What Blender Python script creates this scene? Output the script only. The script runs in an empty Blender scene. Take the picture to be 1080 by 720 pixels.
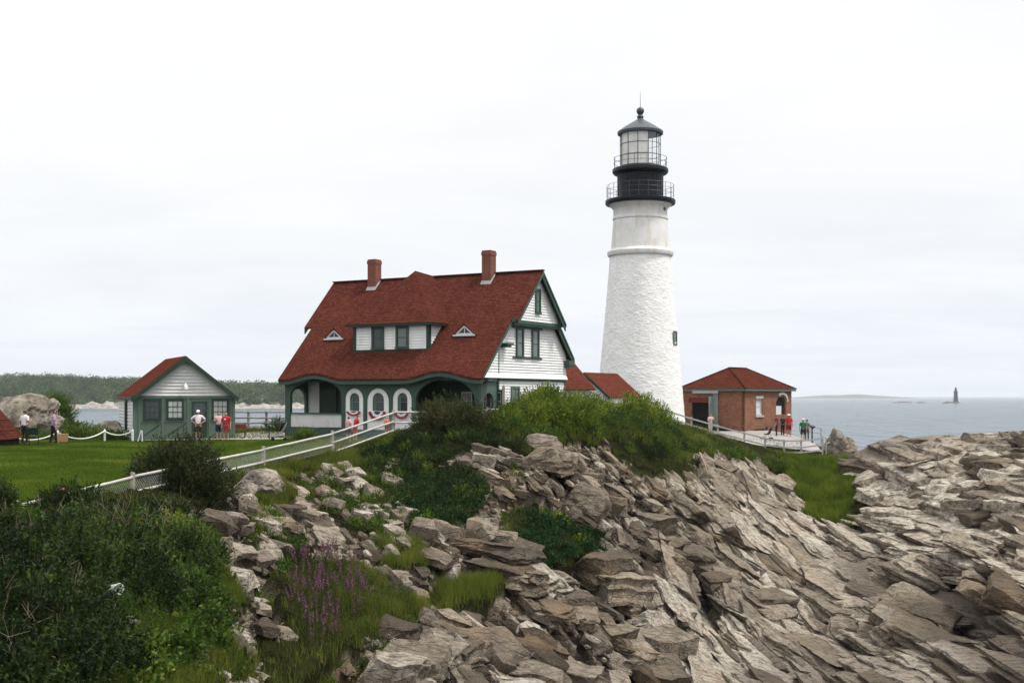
import bpy, bmesh, math, random
HAZE=0.7e-4
EXPO=0.12
import numpy as np
from mathutils import Vector, Matrix
R = math.radians
PI = math.pi
random.seed(7)
RNG = np.random.default_rng(11)
scene = bpy.context.scene
COL = scene.collection
F, CX, HZ, CAMZ = 1300.0, 540.0, 418.0, 2.45      # focal length in photo pixels, centre column, horizon row, eye height

def at(px, py, Y):
    """photo pixel + distance -> world point (used only to measure where things stand)"""
    return Vector(((px-CX)*Y/F, Y, CAMZ-(py-HZ)*Y/F))

# ------------------------------------------------------------------ tags
def tag(o, label=None, cat=None, group=None, kind=None):
    if label: o['label'] = label
    if cat: o['category'] = cat
    if group: o['group'] = group
    if kind: o['kind'] = kind
    return o

def thing(name, label, cat, loc=(0,0,0), rz=0.0, group=None):
    o = bpy.data.objects.new(name, None); COL.objects.link(o)
    o.empty_display_size = 0.2
    o.location = loc; o.rotation_euler = (0,0,rz)
    return tag(o, label, cat, group)

def copy_tree(o, parent=None):
    c = o.copy(); COL.objects.link(c); c.parent = parent
    for ch in list(o.children): copy_tree(ch, c)
    return c

# ------------------------------------------------------------------ mesh builder
class MB:
    def __init__(s): s.v=[]; s.f=[]; s.m=[]; s.cur=0
    def poly(s, pts, m=None):
        i=len(s.v); s.v += [tuple(p) for p in pts]; s.f.append(tuple(range(i,i+len(pts)))); s.m.append(s.cur if m is None else m)
    def box(s, a, b, m=None):
        x0,y0,z0=a; x1,y1,z1=b
        s.hexa([(x0,y0,z0),(x1,y0,z0),(x1,y1,z0),(x0,y1,z0)],[(x0,y0,z1),(x1,y0,z1),(x1,y1,z1),(x0,y1,z1)],m)
    def hexa(s, lo, hi, m=None):
        n=len(lo); i=len(s.v); s.v += [tuple(p) for p in lo]+[tuple(p) for p in hi]
        fs=[tuple(i+k for k in reversed(range(n))), tuple(i+n+k for k in range(n))]
        for k in range(n):
            k2=(k+1)%n; fs.append((i+k,i+k2,i+n+k2,i+n+k))
        s.f += fs; s.m += [s.cur if m is None else m]*len(fs)
    def beam(s, p, q, w, h, up=(0,0,1), m=None):
        p=Vector(p); q=Vector(q); d=(q-p).normalized(); u=Vector(up)
        if abs(d.dot(u))>.98: u=Vector((1,0,0))
        r=d.cross(u).normalized()*w/2; t=r.cross(d).normalized()*h/2
        s.hexa([p-r-t,p+r-t,p+r+t,p-r+t],[q-r-t,q+r-t,q+r+t,q-r+t],m)
    def tube(s, pts, r, n=8, m=None, cap=True):
        pts=[Vector(p) for p in pts]; rs=r if isinstance(r,(list,tuple)) else [r]*len(pts)
        i=len(s.v); prev=None
        for k,p in enumerate(pts):
            d=(pts[min(k+1,len(pts)-1)]-pts[max(k-1,0)]).normalized()
            if prev is None:
                a=Vector((0,0,1)) if abs(d.z)<.9 else Vector((1,0,0)); x=d.cross(a).normalized()
            else:
                x=(prev-d*prev.dot(d)).normalized()
            prev=x; y=d.cross(x)
            for j in range(n):
                t=2*PI*j/n; s.v.append(tuple(p+(x*math.cos(t)+y*math.sin(t))*rs[k]))
        mm=s.cur if m is None else m
        for k in range(len(pts)-1):
            for j in range(n):
                j2=(j+1)%n; s.f.append((i+k*n+j,i+k*n+j2,i+(k+1)*n+j2,i+(k+1)*n+j)); s.m.append(mm)
        if cap:
            s.f.append(tuple(i+j for j in reversed(range(n)))); s.m.append(mm)
            e=i+(len(pts)-1)*n; s.f.append(tuple(e+j for j in range(n))); s.m.append(mm)
    def lathe(s, prof, n=48, c=(0,0,0), m=None, close=False):
        i=len(s.v); mm=s.cur if m is None else m
        for r,z in prof:
            for j in range(n):
                t=2*PI*j/n; s.v.append((c[0]+r*math.cos(t),c[1]+r*math.sin(t),c[2]+z))
        for k in range(len(prof)-1):
            for j in range(n):
                j2=(j+1)%n; s.f.append((i+k*n+j,i+k*n+j2,i+(k+1)*n+j2,i+(k+1)*n+j)); s.m.append(mm)
        if not close:
            s.f.append(tuple(i+j for j in reversed(range(n)))); s.m.append(mm)
            e=i+(len(prof)-1)*n; s.f.append(tuple(e+j for j in range(n))); s.m.append(mm)
    def sphere(s, c, r, n=12, m=None, sc=(1,1,1)):
        prof=[]; i=len(s.v); mm=s.cur if m is None else m; k=n//2
        for a in range(k+1):
            ph=PI*a/k
            for j in range(n):
                t=2*PI*j/n
                s.v.append((c[0]+r*sc[0]*math.sin(ph)*math.cos(t), c[1]+r*sc[1]*math.sin(ph)*math.sin(t), c[2]-r*sc[2]*math.cos(ph)))
        for a in range(k):
            for j in range(n):
                j2=(j+1)%n; s.f.append((i+a*n+j,i+a*n+j2,i+(a+1)*n+j2,i+(a+1)*n+j)); s.m.append(mm)
    def each(s, name, mats, parent=None, **kw):
        """every separate piece becomes an object of its own"""
        p=list(range(len(s.v)))
        def find(i):
            while p[i]!=i: p[i]=p[p[i]]; i=p[i]
            return i
        for f in s.f:
            for k in f[1:]: p[find(k)]=find(f[0])
        g={}
        for f,m in zip(s.f,s.m): g.setdefault(find(f[0]),[]).append((f,m))
        r=[]
        for fs in g.values():
            b=MB(); used=sorted({k for f,_ in fs for k in f}); mp={k:i for i,k in enumerate(used)}
            b.v=[s.v[k] for k in used]; b.f=[tuple(mp[k] for k in f) for f,_ in fs]; b.m=[m for _,m in fs]
            r.append(b.build(name,mats,parent,**kw))
        return r
    def build(s, name, mats, parent=None, smooth=False, bevel=0.0, loc=None, sharp=None):
        me=bpy.data.meshes.new(name)
        bm=bmesh.new()
        vs=[bm.verts.new(p) for p in s.v]
        for f,m in zip(s.f,s.m):
            try:
                fc=bm.faces.new([vs[k] for k in f]); fc.material_index=m; fc.smooth=smooth
            except ValueError: pass
        bmesh.ops.remove_doubles(bm, verts=bm.verts, dist=1e-5)
        if bevel>0:
            es=[e for e in bm.edges if len(e.link_faces)==2 and e.calc_face_angle(0)>R(30)]
            try: bmesh.ops.bevel(bm, geom=es, offset=bevel, segments=1, affect='EDGES', clamp_overlap=True)
            except Exception: pass
        auto_uv(bm)
        bm.to_mesh(me); bm.free()
        if not isinstance(mats,(list,tuple)): mats=[mats]
        for m in mats: me.materials.append(m)
        if smooth and sharp: me.set_sharp_from_angle(angle=R(sharp))
        o=bpy.data.objects.new(name, me); COL.objects.link(o)
        if parent: o.parent=parent
        if loc is not None: o.location=loc
        return o

def auto_uv(bm):
    uv=bm.loops.layers.uv.verify(); Z=Vector((0,0,1))
    bm.normal_update()
    for f in bm.faces:
        n=f.normal
        t=Z.cross(n)
        t = t.normalized() if t.length>.05 else Vector((1,0,0))
        b=n.cross(t)
        for l in f.loops: l[uv].uv=(l.vert.co.dot(t), l.vert.co.dot(b))

def mesh_np(name, verts, faces, mat, parent=None, fattr=None, vattr=None, smooth=False):
    """verts (N,3), faces (M,k) -> one object"""
    me=bpy.data.meshes.new(name); n=len(verts); m,k=faces.shape
    me.vertices.add(n); me.vertices.foreach_set('co', np.ascontiguousarray(verts,dtype=np.float32).ravel())
    me.loops.add(m*k); me.loops.foreach_set('vertex_index', np.ascontiguousarray(faces,dtype=np.int32).ravel())
    me.polygons.add(m); me.polygons.foreach_set('loop_start', np.arange(0,m*k,k,dtype=np.int32))
    me.polygons.foreach_set('use_smooth', np.full(m, smooth, dtype=bool))
    for dom,d in (('FACE',fattr),('POINT',vattr)):
        for key,arr in (d or {}).items():
            a=me.attributes.new(key,'FLOAT',dom); a.data.foreach_set('value', np.ascontiguousarray(arr,dtype=np.float32))
    me.update(calc_edges=True)
    me.materials.append(mat)
    o=bpy.data.objects.new(name, me); COL.objects.link(o)
    if parent: o.parent=parent
    return o

# ------------------------------------------------------------------ numpy noise
def _h(ix,iy,iz,seed):
    a=(ix.astype(np.int64)*374761393 + iy.astype(np.int64)*668265263 + iz.astype(np.int64)*2147483647 + seed*1274126177) & 0xFFFFFFFF
    a=((a ^ (a>>13))*1274126177) & 0xFFFFFFFF
    a=((a ^ (a>>16))*2246822519) & 0xFFFFFFFF
    a=a ^ (a>>15)
    return (a & 0xFFFFFF).astype(np.float32)/np.float32(0xFFFFFF)

def vnoise(p, seed=0):
    f=np.floor(p); t=(p-f).astype(np.float32); t=t*t*(3-2*t); i=f.astype(np.int64)
    r=0
    for dx in (0,1):
        wx=t[:,0] if dx else 1-t[:,0]
        for dy in (0,1):
            wy=t[:,1] if dy else 1-t[:,1]
            for dz in (0,1):
                wz=t[:,2] if dz else 1-t[:,2]
                r=r+wx*wy*wz*_h(i[:,0]+dx,i[:,1]+dy,i[:,2]+dz,seed)
    return r*2-1

def fbm(p, oct=4, seed=0, gain=.5):
    r=0; a=1.0; q=np.array(p,dtype=np.float64)
    for k in range(oct):
        r=r+a*vnoise(q,seed+k*17); q=q*2.03+11.7; a*=gain
    return r

def voronoi(p, seed=0, jit=.9):
    """cell offsets: returns f1, f2, random per nearest cell (4 values), vector to cell centre"""
    b=np.floor(p).astype(np.int64); n=len(p)
    f1=np.full(n,9e9,np.float32); f2=np.full(n,9e9,np.float32)
    cid=np.zeros((n,3),np.int64); vec=np.zeros((n,3),np.float32)
    fr=(p-b).astype(np.float32)
    for dx in (-1,0,1):
        for dy in (-1,0,1):
            for dz in (-1,0,1):
                c=b+np.array([dx,dy,dz])
                o=np.stack([_h(c[:,0],c[:,1],c[:,2],seed+s) for s in (1,2,3)],1)
                v=fr-(np.array([dx,dy,dz],np.float32)+.5+(o-.5)*jit)
                d=(v*v).sum(1)
                near=d<f1
                f2=np.where(near,f1,np.minimum(f2,d))
                f1=np.where(near,d,f1)
                cid[near]=c[near]; vec[near]=v[near]
    rnd=np.stack([_h(cid[:,0],cid[:,1],cid[:,2],seed+s) for s in (11,12,13,14)],1)
    return np.sqrt(f1),np.sqrt(f2),rnd,vec

def sstep(a,b,x):
    t=np.clip((x-a)/(b-a),0,1); return t*t*(3-2*t)

def in_poly(px,py,poly):
    r=np.zeros(px.shape,bool); n=len(poly)
    for i in range(n):
        x0,y0=poly[i]; x1,y1=poly[(i+1)%n]
        c=((y0>py)!=(y1>py)) & (px < (x1-x0)*(py-y0)/((y1-y0) if y1!=y0 else 1e-9)+x0)
        r^=c
    return r
# ------------------------------------------------------------------ materials
class NT:
    """small helper round a node tree"""
    def __init__(s, name):
        s.mat=bpy.data.materials.new(name); s.mat.use_nodes=True
        s.t=s.mat.node_tree; s.t.nodes.clear()
        s.out=s.n('ShaderNodeOutputMaterial')
    def n(s, typ, **kw):
        nd=s.t.nodes.new(typ)
        for k,v in kw.items():
            if hasattr(nd,k) and not k.startswith('i_'): setattr(nd,k,v)
        return nd
    def link(s,a,b): s.t.links.new(a,b)
    def val(s, sock, v):
        if hasattr(v,'is_output') or hasattr(v,'links'): s.link(v,sock)
        else:
            if isinstance(v,(tuple,list)) and len(v)==3 and sock.type=='RGBA': v=(*v,1)
            sock.default_value=v
    def coord(s, kind='Object', scale=(1,1,1), rot=(0,0,0)):
        c=s.n('ShaderNodeTexCoord'); m=s.n('ShaderNodeMapping'); s.link(c.outputs[kind],m.inputs['Vector'])
        m.inputs['Scale'].default_value=scale; m.inputs['Rotation'].default_value=rot
        return m.outputs['Vector']
    def noise(s, vec=None, scale=5, detail=4, rough=.55, dist=0.0):
        nd=s.n('ShaderNodeTexNoise'); nd.inputs['Scale'].default_value=scale; nd.inputs['Detail'].default_value=detail
        nd.inputs['Roughness'].default_value=rough; nd.inputs['Distortion'].default_value=dist
        if vec is not None: s.link(vec, nd.inputs['Vector'])
        return nd.outputs['Fac']
    def ramp(s, fac, stops, interp='LINEAR'):
        nd=s.n('ShaderNodeValToRGB'); cr=nd.color_ramp; cr.interpolation=interp
        while len(cr.elements)<len(stops): cr.elements.new(.5)
        for e,(p,c) in zip(cr.elements,stops):
            e.position=p; e.color=(*c,1) if isinstance(c,(tuple,list)) else (c,c,c,1)
        s.link(fac, nd.inputs['Fac']); return nd.outputs['Color']
    def mix(s, fac, a, b, mode='MIX'):
        nd=s.n('ShaderNodeMix'); nd.data_type='RGBA'; nd.blend_type=mode
        s.val(nd.inputs[0],fac); s.val(nd.inputs[6],a); s.val(nd.inputs[7],b); return nd.outputs[2]
    def math(s, op, a, b=0.0):
        nd=s.n('ShaderNodeMath'); nd.operation=op; s.val(nd.inputs[0],a); s.val(nd.inputs[1],b); return nd.outputs[0]
    def attr(s, name):
        nd=s.n('ShaderNodeAttribute'); nd.attribute_name=name; return nd.outputs['Fac']
    def bump(s, h, dist=.02, strength=1.0, normal=None):
        nd=s.n('ShaderNodeBump'); nd.inputs['Distance'].default_value=dist; nd.inputs['Strength'].default_value=strength
        s.link(h, nd.inputs['Height'])
        if normal is not None: s.link(normal, nd.inputs['Normal'])
        return nd.outputs['Normal']
    def bsdf(s, col, rough=.7, normal=None, spec=.3, metal=0.0, **kw):
        b=s.n('ShaderNodeBsdfPrincipled'); s.val(b.inputs['Base Color'],col); s.val(b.inputs['Roughness'],rough)
        b.inputs['Specular IOR Level'].default_value=spec; b.inputs['Metallic'].default_value=metal
        if normal is not None: s.link(normal,b.inputs['Normal'])
        for k,v in kw.items(): s.val(b.inputs[k],v)
        s.link(b.outputs[0], s.out.inputs['Surface']); return b

def painted(name, col, rough=.55, var=.25, scale=3.0, dirt=None, bump=.003, spec=.3):
    t=NT(name); v=t.coord()
    n1=t.noise(v,scale,5,.6); n2=t.noise(v,scale*7,4,.6)
    dark=tuple(c*(1-var) for c in col)
    c=t.mix(t.ramp(n1,[(.3,0.0),(.7,1.0)]), dark, col)
    if dirt:
        c=t.mix(t.ramp(t.noise(t.coord(scale=(1,1,.35)),scale*1.7,6,.65),[(.55,0.0),(.75,.55)]), c, dirt)
    t.bsdf(c, rough, t.bump(n2,bump) if bump else None, spec); return t.mat

def shingle_mat(name, ca, cb, cc):
    t=NT(name); uv=t.coord('UV')
    b=t.n('ShaderNodeTexBrick'); t.link(uv,b.inputs['Vector'])
    b.inputs['Scale'].default_value=1.0; b.inputs['Brick Width'].default_value=.19; b.inputs['Row Height'].default_value=.13
    b.inputs['Mortar Size'].default_value=.012; b.inputs['Mortar Smooth'].default_value=.3; b.inputs['Bias'].default_value=0.0
    b.inputs['Color1'].default_value=(*ca,1); b.inputs['Color2'].default_value=(*cb,1); b.inputs['Mortar'].default_value=(*cc,1)
    n=t.noise(t.coord('Object'),.55,6,.6)
    n2=t.noise(uv,15,4,.7)
    c=t.mix(t.ramp(n,[(.3,.0),(.75,.5)]), b.outputs['Color'], tuple(x*.62 for x in ca))
    c=t.mix(t.ramp(n2,[(.5,0.0),(.75,.55)]), c, tuple(min(1,x*1.5) for x in cb))
    # each course is a wedge: thick at its lower edge
    sep=t.n('ShaderNodeSeparateXYZ'); t.link(uv,sep.inputs[0])
    saw=t.math('SUBTRACT',1.0,t.math('FRACT',t.math('DIVIDE',sep.outputs['Y'],.13)))
    h=t.math('ADD',saw,t.math('MULTIPLY',b.outputs['Fac'],-.6)); h=t.math('ADD',h,t.math('MULTIPLY',n2,.6))
    t.bsdf(c,.9,t.bump(h,.022),.0); return t.mat

def brick_mat(name, ca, cb, mort):
    t=NT(name); uv=t.coord('UV')
    b=t.n('ShaderNodeTexBrick'); t.link(uv,b.inputs['Vector'])
    b.inputs['Scale'].default_value=1.0; b.inputs['Brick Width'].default_value=.22; b.inputs['Row Height'].default_value=.075
    b.inputs['Mortar Size'].default_value=.010; b.inputs['Mortar Smooth'].default_value=.2
    b.inputs['Color1'].default_value=(*ca,1); b.inputs['Color2'].default_value=(*cb,1); b.inputs['Mortar'].default_value=(*mort,1)
    n=t.noise(t.coord('Object'),1.3,6,.65); n2=t.noise(uv,14,3,.6)
    c=t.mix(t.ramp(n,[(.35,.0),(.75,.6)]), b.outputs['Color'], tuple(x*.55 for x in ca))
    c=t.mix(t.ramp(n2,[(.52,0.0),(.8,.5)]), c, tuple(min(1,x*1.5) for x in cb))
    h=t.math('ADD',t.math('SUBTRACT',1.0,b.outputs['Fac']),t.math('MULTIPLY',n2,.4))
    t.bsdf(c,.85,t.bump(h,.012),.2); return t.mat

def glass_mat(name, col=(.02,.025,.028)):
    t=NT(name); n=t.noise(t.coord(),1.2,2)
    c=t.mix(n,col,tuple(x*2.2 for x in col))
    t.bsdf(c,.06,t.bump(n,.004),.5); return t.mat

def leaf_mat(name, dark, light, yellow=None, sub=.35):
    t=NT(name); a=t.attr('tone')
    stops=[(.0,dark),(.75,light)]
    if yellow: stops.append((1.0,yellow))
    c=t.ramp(a,stops)
    b=t.n('ShaderNodeBsdfPrincipled'); t.link(c,b.inputs['Base Color']); b.inputs['Roughness'].default_value=.5
    b.inputs['Specular IOR Level'].default_value=.10
    tr=t.n('ShaderNodeBsdfTranslucent'); t.link(t.mix(.5,c,t.mix(1.0,c,(1.0,1.25,.5),'MULTIPLY')),tr.inputs['Color'])
    m=t.n('ShaderNodeMixShader'); m.inputs[0].default_value=sub
    t.link(b.outputs[0],m.inputs[1]); t.link(tr.outputs[0],m.inputs[2]); t.link(m.outputs[0],t.out.inputs['Surface'])
    return t.mat

M={}
M['white']=painted('white_paint',(.80,.80,.79),.5,.10,1.5,dirt=(.55,.54,.50))
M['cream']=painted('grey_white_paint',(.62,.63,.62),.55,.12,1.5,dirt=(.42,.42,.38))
M['green']=painted('green_paint',(.042,.084,.062),.5,.25,1.2)
M['ltgreen']=painted('pale_green_paint',(.095,.150,.115),.55,.2,1.2)
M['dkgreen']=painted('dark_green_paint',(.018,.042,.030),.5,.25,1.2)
M['garage_green']=painted('garage_green_paint',(.088,.132,.102),.55,.22,1.0,dirt=(.03,.07,.045))
M['roof']=shingle_mat('red_shingle',(.062,.0185,.013),(.122,.037,.025),(.022,.009,.007))
M['roof2']=shingle_mat('orange_red_shingle',(.090,.025,.017),(.155,.048,.033),(.035,.012,.009))
M['brick']=brick_mat('brick',(.19,.070,.038),(.35,.145,.082),(.25,.18,.14))
M['chim']=brick_mat('chimney_brick',(.20,.055,.035),(.25,.08,.05),(.20,.15,.12))
M['glass']=glass_mat('window_glass')
M['dim_glass']=glass_mat('dim_window_glass',(.085,.095,.095))
M['curtain']=painted('curtain',(.42,.44,.42),.8,.3,2)
M['pale_door']=painted('pale_grey_green_paint',(.24,.29,.27),.6,.25,1.5)
M['black']=painted('black_iron_paint',(.0045,.006,.012),.4,.4,2,spec=.3)
M['iron']=painted('iron_roof_paint',(.055,.065,.075),.45,.3,2,spec=.4)
M['lead']=painted('flashing',(.35,.36,.36),.5,.25,4)
M['wood']=painted('weathered_wood',(.30,.27,.23),.8,.4,4,dirt=(.16,.14,.11),bump=.006)
M['rail']=painted('chipped_white_rail',(.50,.48,.44),.75,.3,5,dirt=(.30,.27,.22),bump=.006)
M['grey_rail']=painted('grey_rail',(.38,.38,.37),.7,.3,4,dirt=(.22,.21,.19))
M['concrete']=painted('concrete',(.33,.31,.29),.85,.25,.8,dirt=(.22,.205,.185),bump=.006)
M['gravel']=painted('gravel_path',(.42,.39,.35),.9,.35,3,bump=.01)
M['stone_trim']=painted('stone_trim',(.50,.46,.38),.8,.25,4)
M['dark']=painted('dark_interior',(.012,.012,.012),.9,.3,1)
M['wire']=painted('galvanised_wire',(.42,.43,.42),.5,.2,4,bump=0)
M['rope']=painted('white_rope',(.75,.74,.70),.8,.15,9)
M['redwood']=painted('red_stained_wood',(.16,.028,.022),.7,.3,3)
M['bark']=painted('bark',(.06,.045,.032),.9,.4,8,bump=.01)

def flat(name,col,rough=.7,var=.2,scale=8): 
    if name not in M: M[name]=painted(name,col,rough,var,scale,bump=.002)
    return M[name]

# tower whitewash
t=NT('whitewashed_rubble'); v=t.coord(); 
n1=t.noise(v,.9,6,.6); n2=t.noise(v,11,5,.65); n3=t.noise(t.coord(scale=(1,1,.22)),2.2,5,.6)
c=t.mix(t.ramp(n1,[(.35,0.0),(.7,1.0)]),(.72,.71,.69),(.83,.83,.82))
c=t.mix(t.ramp(n3,[(.58,0.0),(.78,.45)]),c,(.50,.46,.38))
t.bsdf(c,.75,t.bump(n2,.02),.2); M['tower']=t.mat
t=NT('tower_render'); v=t.coord(); n1=t.noise(v,1.3,6,.65); n3=t.noise(t.coord(scale=(1,1,.2)),2.0,5,.6)
c=t.mix(t.ramp(n1,[(.3,0.0),(.7,1.0)]),(.62,.61,.585),(.74,.735,.72))
c=t.mix(t.ramp(n3,[(.50,0.0),(.72,.65)]),c,(.52,.45,.31))
t.bsdf(c,.8,t.bump(t.noise(v,9,4),.012),.2); M['render']=t.mat

# clear lantern panes
t=NT('lantern_glass'); g=t.n('ShaderNodeBsdfGlossy'); g.inputs['Roughness'].default_value=.05; tr=t.n('ShaderNodeBsdfTransparent')
tr.inputs['Color'].default_value=(.95,.97,.97,1); m=t.n('ShaderNodeMixShader'); m.inputs[0].default_value=.10
t.link(tr.outputs[0],m.inputs[1]); t.link(g.outputs[0],m.inputs[2]); t.link(m.outputs[0],t.out.inputs['Surface']); M['clear']=t.mat

# headland: rock + soil + lawn in one sheet, blended by where each really is
t=NT('headland'); v=t.coord()
tone=t.attr('tone'); soil=t.attr('soil'); lawn=t.attr('lawn'); tide=t.attr('tide')
nA=t.noise(v,.35,6,.6); nB=t.noise(v,2.6,8,.68); nC=t.noise(t.coord(scale=(1.0,2.6,2.2),rot=(.3,.5,.6)),3.2,7,.7); nD=t.noise(v,16,5,.7)
rock=t.ramp(tone,[(0.0,(.060,.046,.034)),(.3,(.18,.150,.116)),(.7,(.42,.362,.285)),(1.0,(.64,.575,.48))])
rock=t.mix(t.ramp(nB,[(.36,.75),(.56,0.0)]),rock,(.085,.066,.048))
rock=t.mix(t.ramp(nC,[(.50,0.0),(.66,.7)]),rock,(.12,.098,.078))
rock=t.mix(t.ramp(nA,[(.52,0.0),(.70,.42)]),rock,(.37,.255,.15))
rock=t.mix(t.ramp(nD,[(.58,0.0),(.74,.65)]),rock,(.54,.51,.465))
rock=t.mix(t.math('MULTIPLY',tide,t.ramp(nB,[(.35,.5),(.6,1.0)])),rock,(.075,.06,.048))
dirt=t.mix(t.ramp(nB,[(.35,0.0),(.7,1.0)]),(.016,.018,.007),(.034,.036,.013))
nL=t.noise(v,.45,6,.6); nL2=t.noise(v,5.5,6,.7)
gr=t.mix(t.ramp(nL,[(.3,0.0),(.7,1.0)]),(.030,.064,.005),(.068,.112,.009))
gr=t.mix(t.ramp(nL2,[(.40,0.0),(.62,.95)]),gr,(.088,.115,.015))
gr=t.mix(t.ramp(t.noise(v,1.6,5,.7),[(.50,0.0),(.70,.8)]),gr,(.017,.038,.004))
gr=t.mix(t.ramp(t.noise(v,.9,6,.65),[(.60,0.0),(.74,.5)]),gr,(.12,.115,.035))
col=t.mix(soil,rock,dirt); col=t.mix(lawn,col,gr)
vor=t.n('ShaderNodeTexVoronoi'); vor.feature='DISTANCE_TO_EDGE'; vor.inputs['Scale'].default_value=1.5
wn=t.n('ShaderNodeTexNoise'); wn.inputs['Scale'].default_value=1.3; wn.inputs['Detail'].default_value=4; t.link(v,wn.inputs['Vector'])
va=t.n('ShaderNodeVectorMath'); va.operation='MULTIPLY_ADD'; t.link(wn.outputs['Color'],va.inputs[0]); va.inputs[1].default_value=(.9,.9,.9); t.link(t.coord(scale=(.55,2.1,1.7),rot=(.25,.45,.55)),va.inputs[2])
t.link(va.outputs[0],vor.inputs['Vector'])
crk=t.ramp(vor.outputs['Distance'],[(.0,0.0),(.06,1.0)])
h=t.math('ADD',t.math('MULTIPLY',nC,.75),t.math('MULTIPLY',nD,.28)); h=t.math('ADD',h,t.math('MULTIPLY',nB,.45))
h=t.math('ADD',h,t.math('MULTIPLY',crk,.22))
col=t.mix(t.math('MULTIPLY',t.ramp(vor.outputs['Distance'],[(.0,.7),(.020,0.0)]),t.math('SUBTRACT',1.0,soil)),col,(.07,.055,.042))
t.bsdf(col,.92,t.bump(h,.28,1.0),.0); M['headland']=t.mat

# smaller rocks standing free of the sheet
t=NT('loose_rock'); v=t.coord(); nB=t.noise(v,1.8,8,.68); nD=t.noise(v,12,5,.7); nA=t.noise(v,.6,4)
rock=t.ramp(nB,[(.30,(.06,.05,.038)),(.48,(.17,.15,.122)),(.72,(.33,.30,.25))])
rock=t.mix(t.ramp(nA,[(.5,0.0),(.7,.5)]),rock,(.32,.27,.20)); rock=t.mix(t.ramp(nD,[(.6,0.0),(.75,.55)]),rock,(.56,.54,.48))
t.bsdf(rock,.9,t.bump(t.math('ADD',nB,t.math('MULTIPLY',nD,.3)),.12),.2); M['rock']=t.mat

# sea
t=NT('sea_water'); v=t.coord()
w1=t.noise(t.coord(scale=(.35,.9,1),rot=(0,0,.35)),.32,3,.6,.4); w2=t.noise(t.coord(scale=(.6,1.2,1),rot=(0,0,-.25)),1.1,4,.6,.3); w3=t.noise(v,4.2,3,.6)
h=t.math('ADD',t.math('MULTIPLY',w1,1.4),t.math('MULTIPLY',w2,.45)); h=t.math('ADD',h,t.math('MULTIPLY',w3,.10))
w4=t.noise(t.coord(scale=(.16,.030,1),rot=(0,0,.06)),1.0,4,.65,.3); h=t.math('ADD',h,t.math('MULTIPLY',w4,8.0))
big=t.noise(t.coord(scale=(.004,.02,1)),1.0,5,.6); st=t.noise(t.coord(scale=(.11,.012,1)),1.0,4,.7)
c=t.mix(big,(.016,.046,.070),(.034,.072,.098))
sp=t.math('ADD',t.math('MULTIPLY',t.ramp(st,[(.32,0.0),(.68,1.0)]),.50),.04)
b=t.bsdf(c,.20,t.bump(h,.95,1.0),.5); t.link(sp,b.inputs['Specular IOR Level']); M['sea']=t.mat

M['leaf_dark']=leaf_mat('dark_leaf',(.004,.009,.003),(.020,.037,.009),(.060,.080,.018))
M['leaf_rose']=leaf_mat('rose_leaf',(.013,.018,.006),(.036,.048,.014),(.085,.070,.030))
M['leaf_mid']=leaf_mat('mid_leaf',(.016,.036,.007),(.058,.105,.015),(.15,.19,.035))
M['leaf_light']=leaf_mat('light_leaf',(.028,.054,.007),(.125,.175,.020),(.26,.28,.045))
M['leaf_ivy']=leaf_mat('low_leaf',(.006,.018,.006),(.018,.052,.014),(.045,.085,.022),.25)
M['blade']=leaf_mat('wild_grass',(.036,.058,.008),(.135,.155,.025),(.30,.235,.075))
M['blade_green']=leaf_mat('green_grass',(.034,.062,.007),(.135,.175,.020),(.28,.28,.05))
M['turf']=leaf_mat('turf_blade',(.028,.060,.004),(.080,.128,.010),(.16,.175,.03))
M['reed']=leaf_mat('tall_stem',(.022,.036,.008),(.065,.080,.018),(.15,.105,.045))
M['purple']=leaf_mat('purple_spike',(.11,.030,.085),(.22,.070,.165),(.33,.15,.26),.2)
M['pink']=flat('pink_petal',(.42,.05,.09))
M['far_leaf']=leaf_mat('far_leaf',(.008,.022,.006),(.050,.090,.018),(.10,.135,.032),.15)
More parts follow.
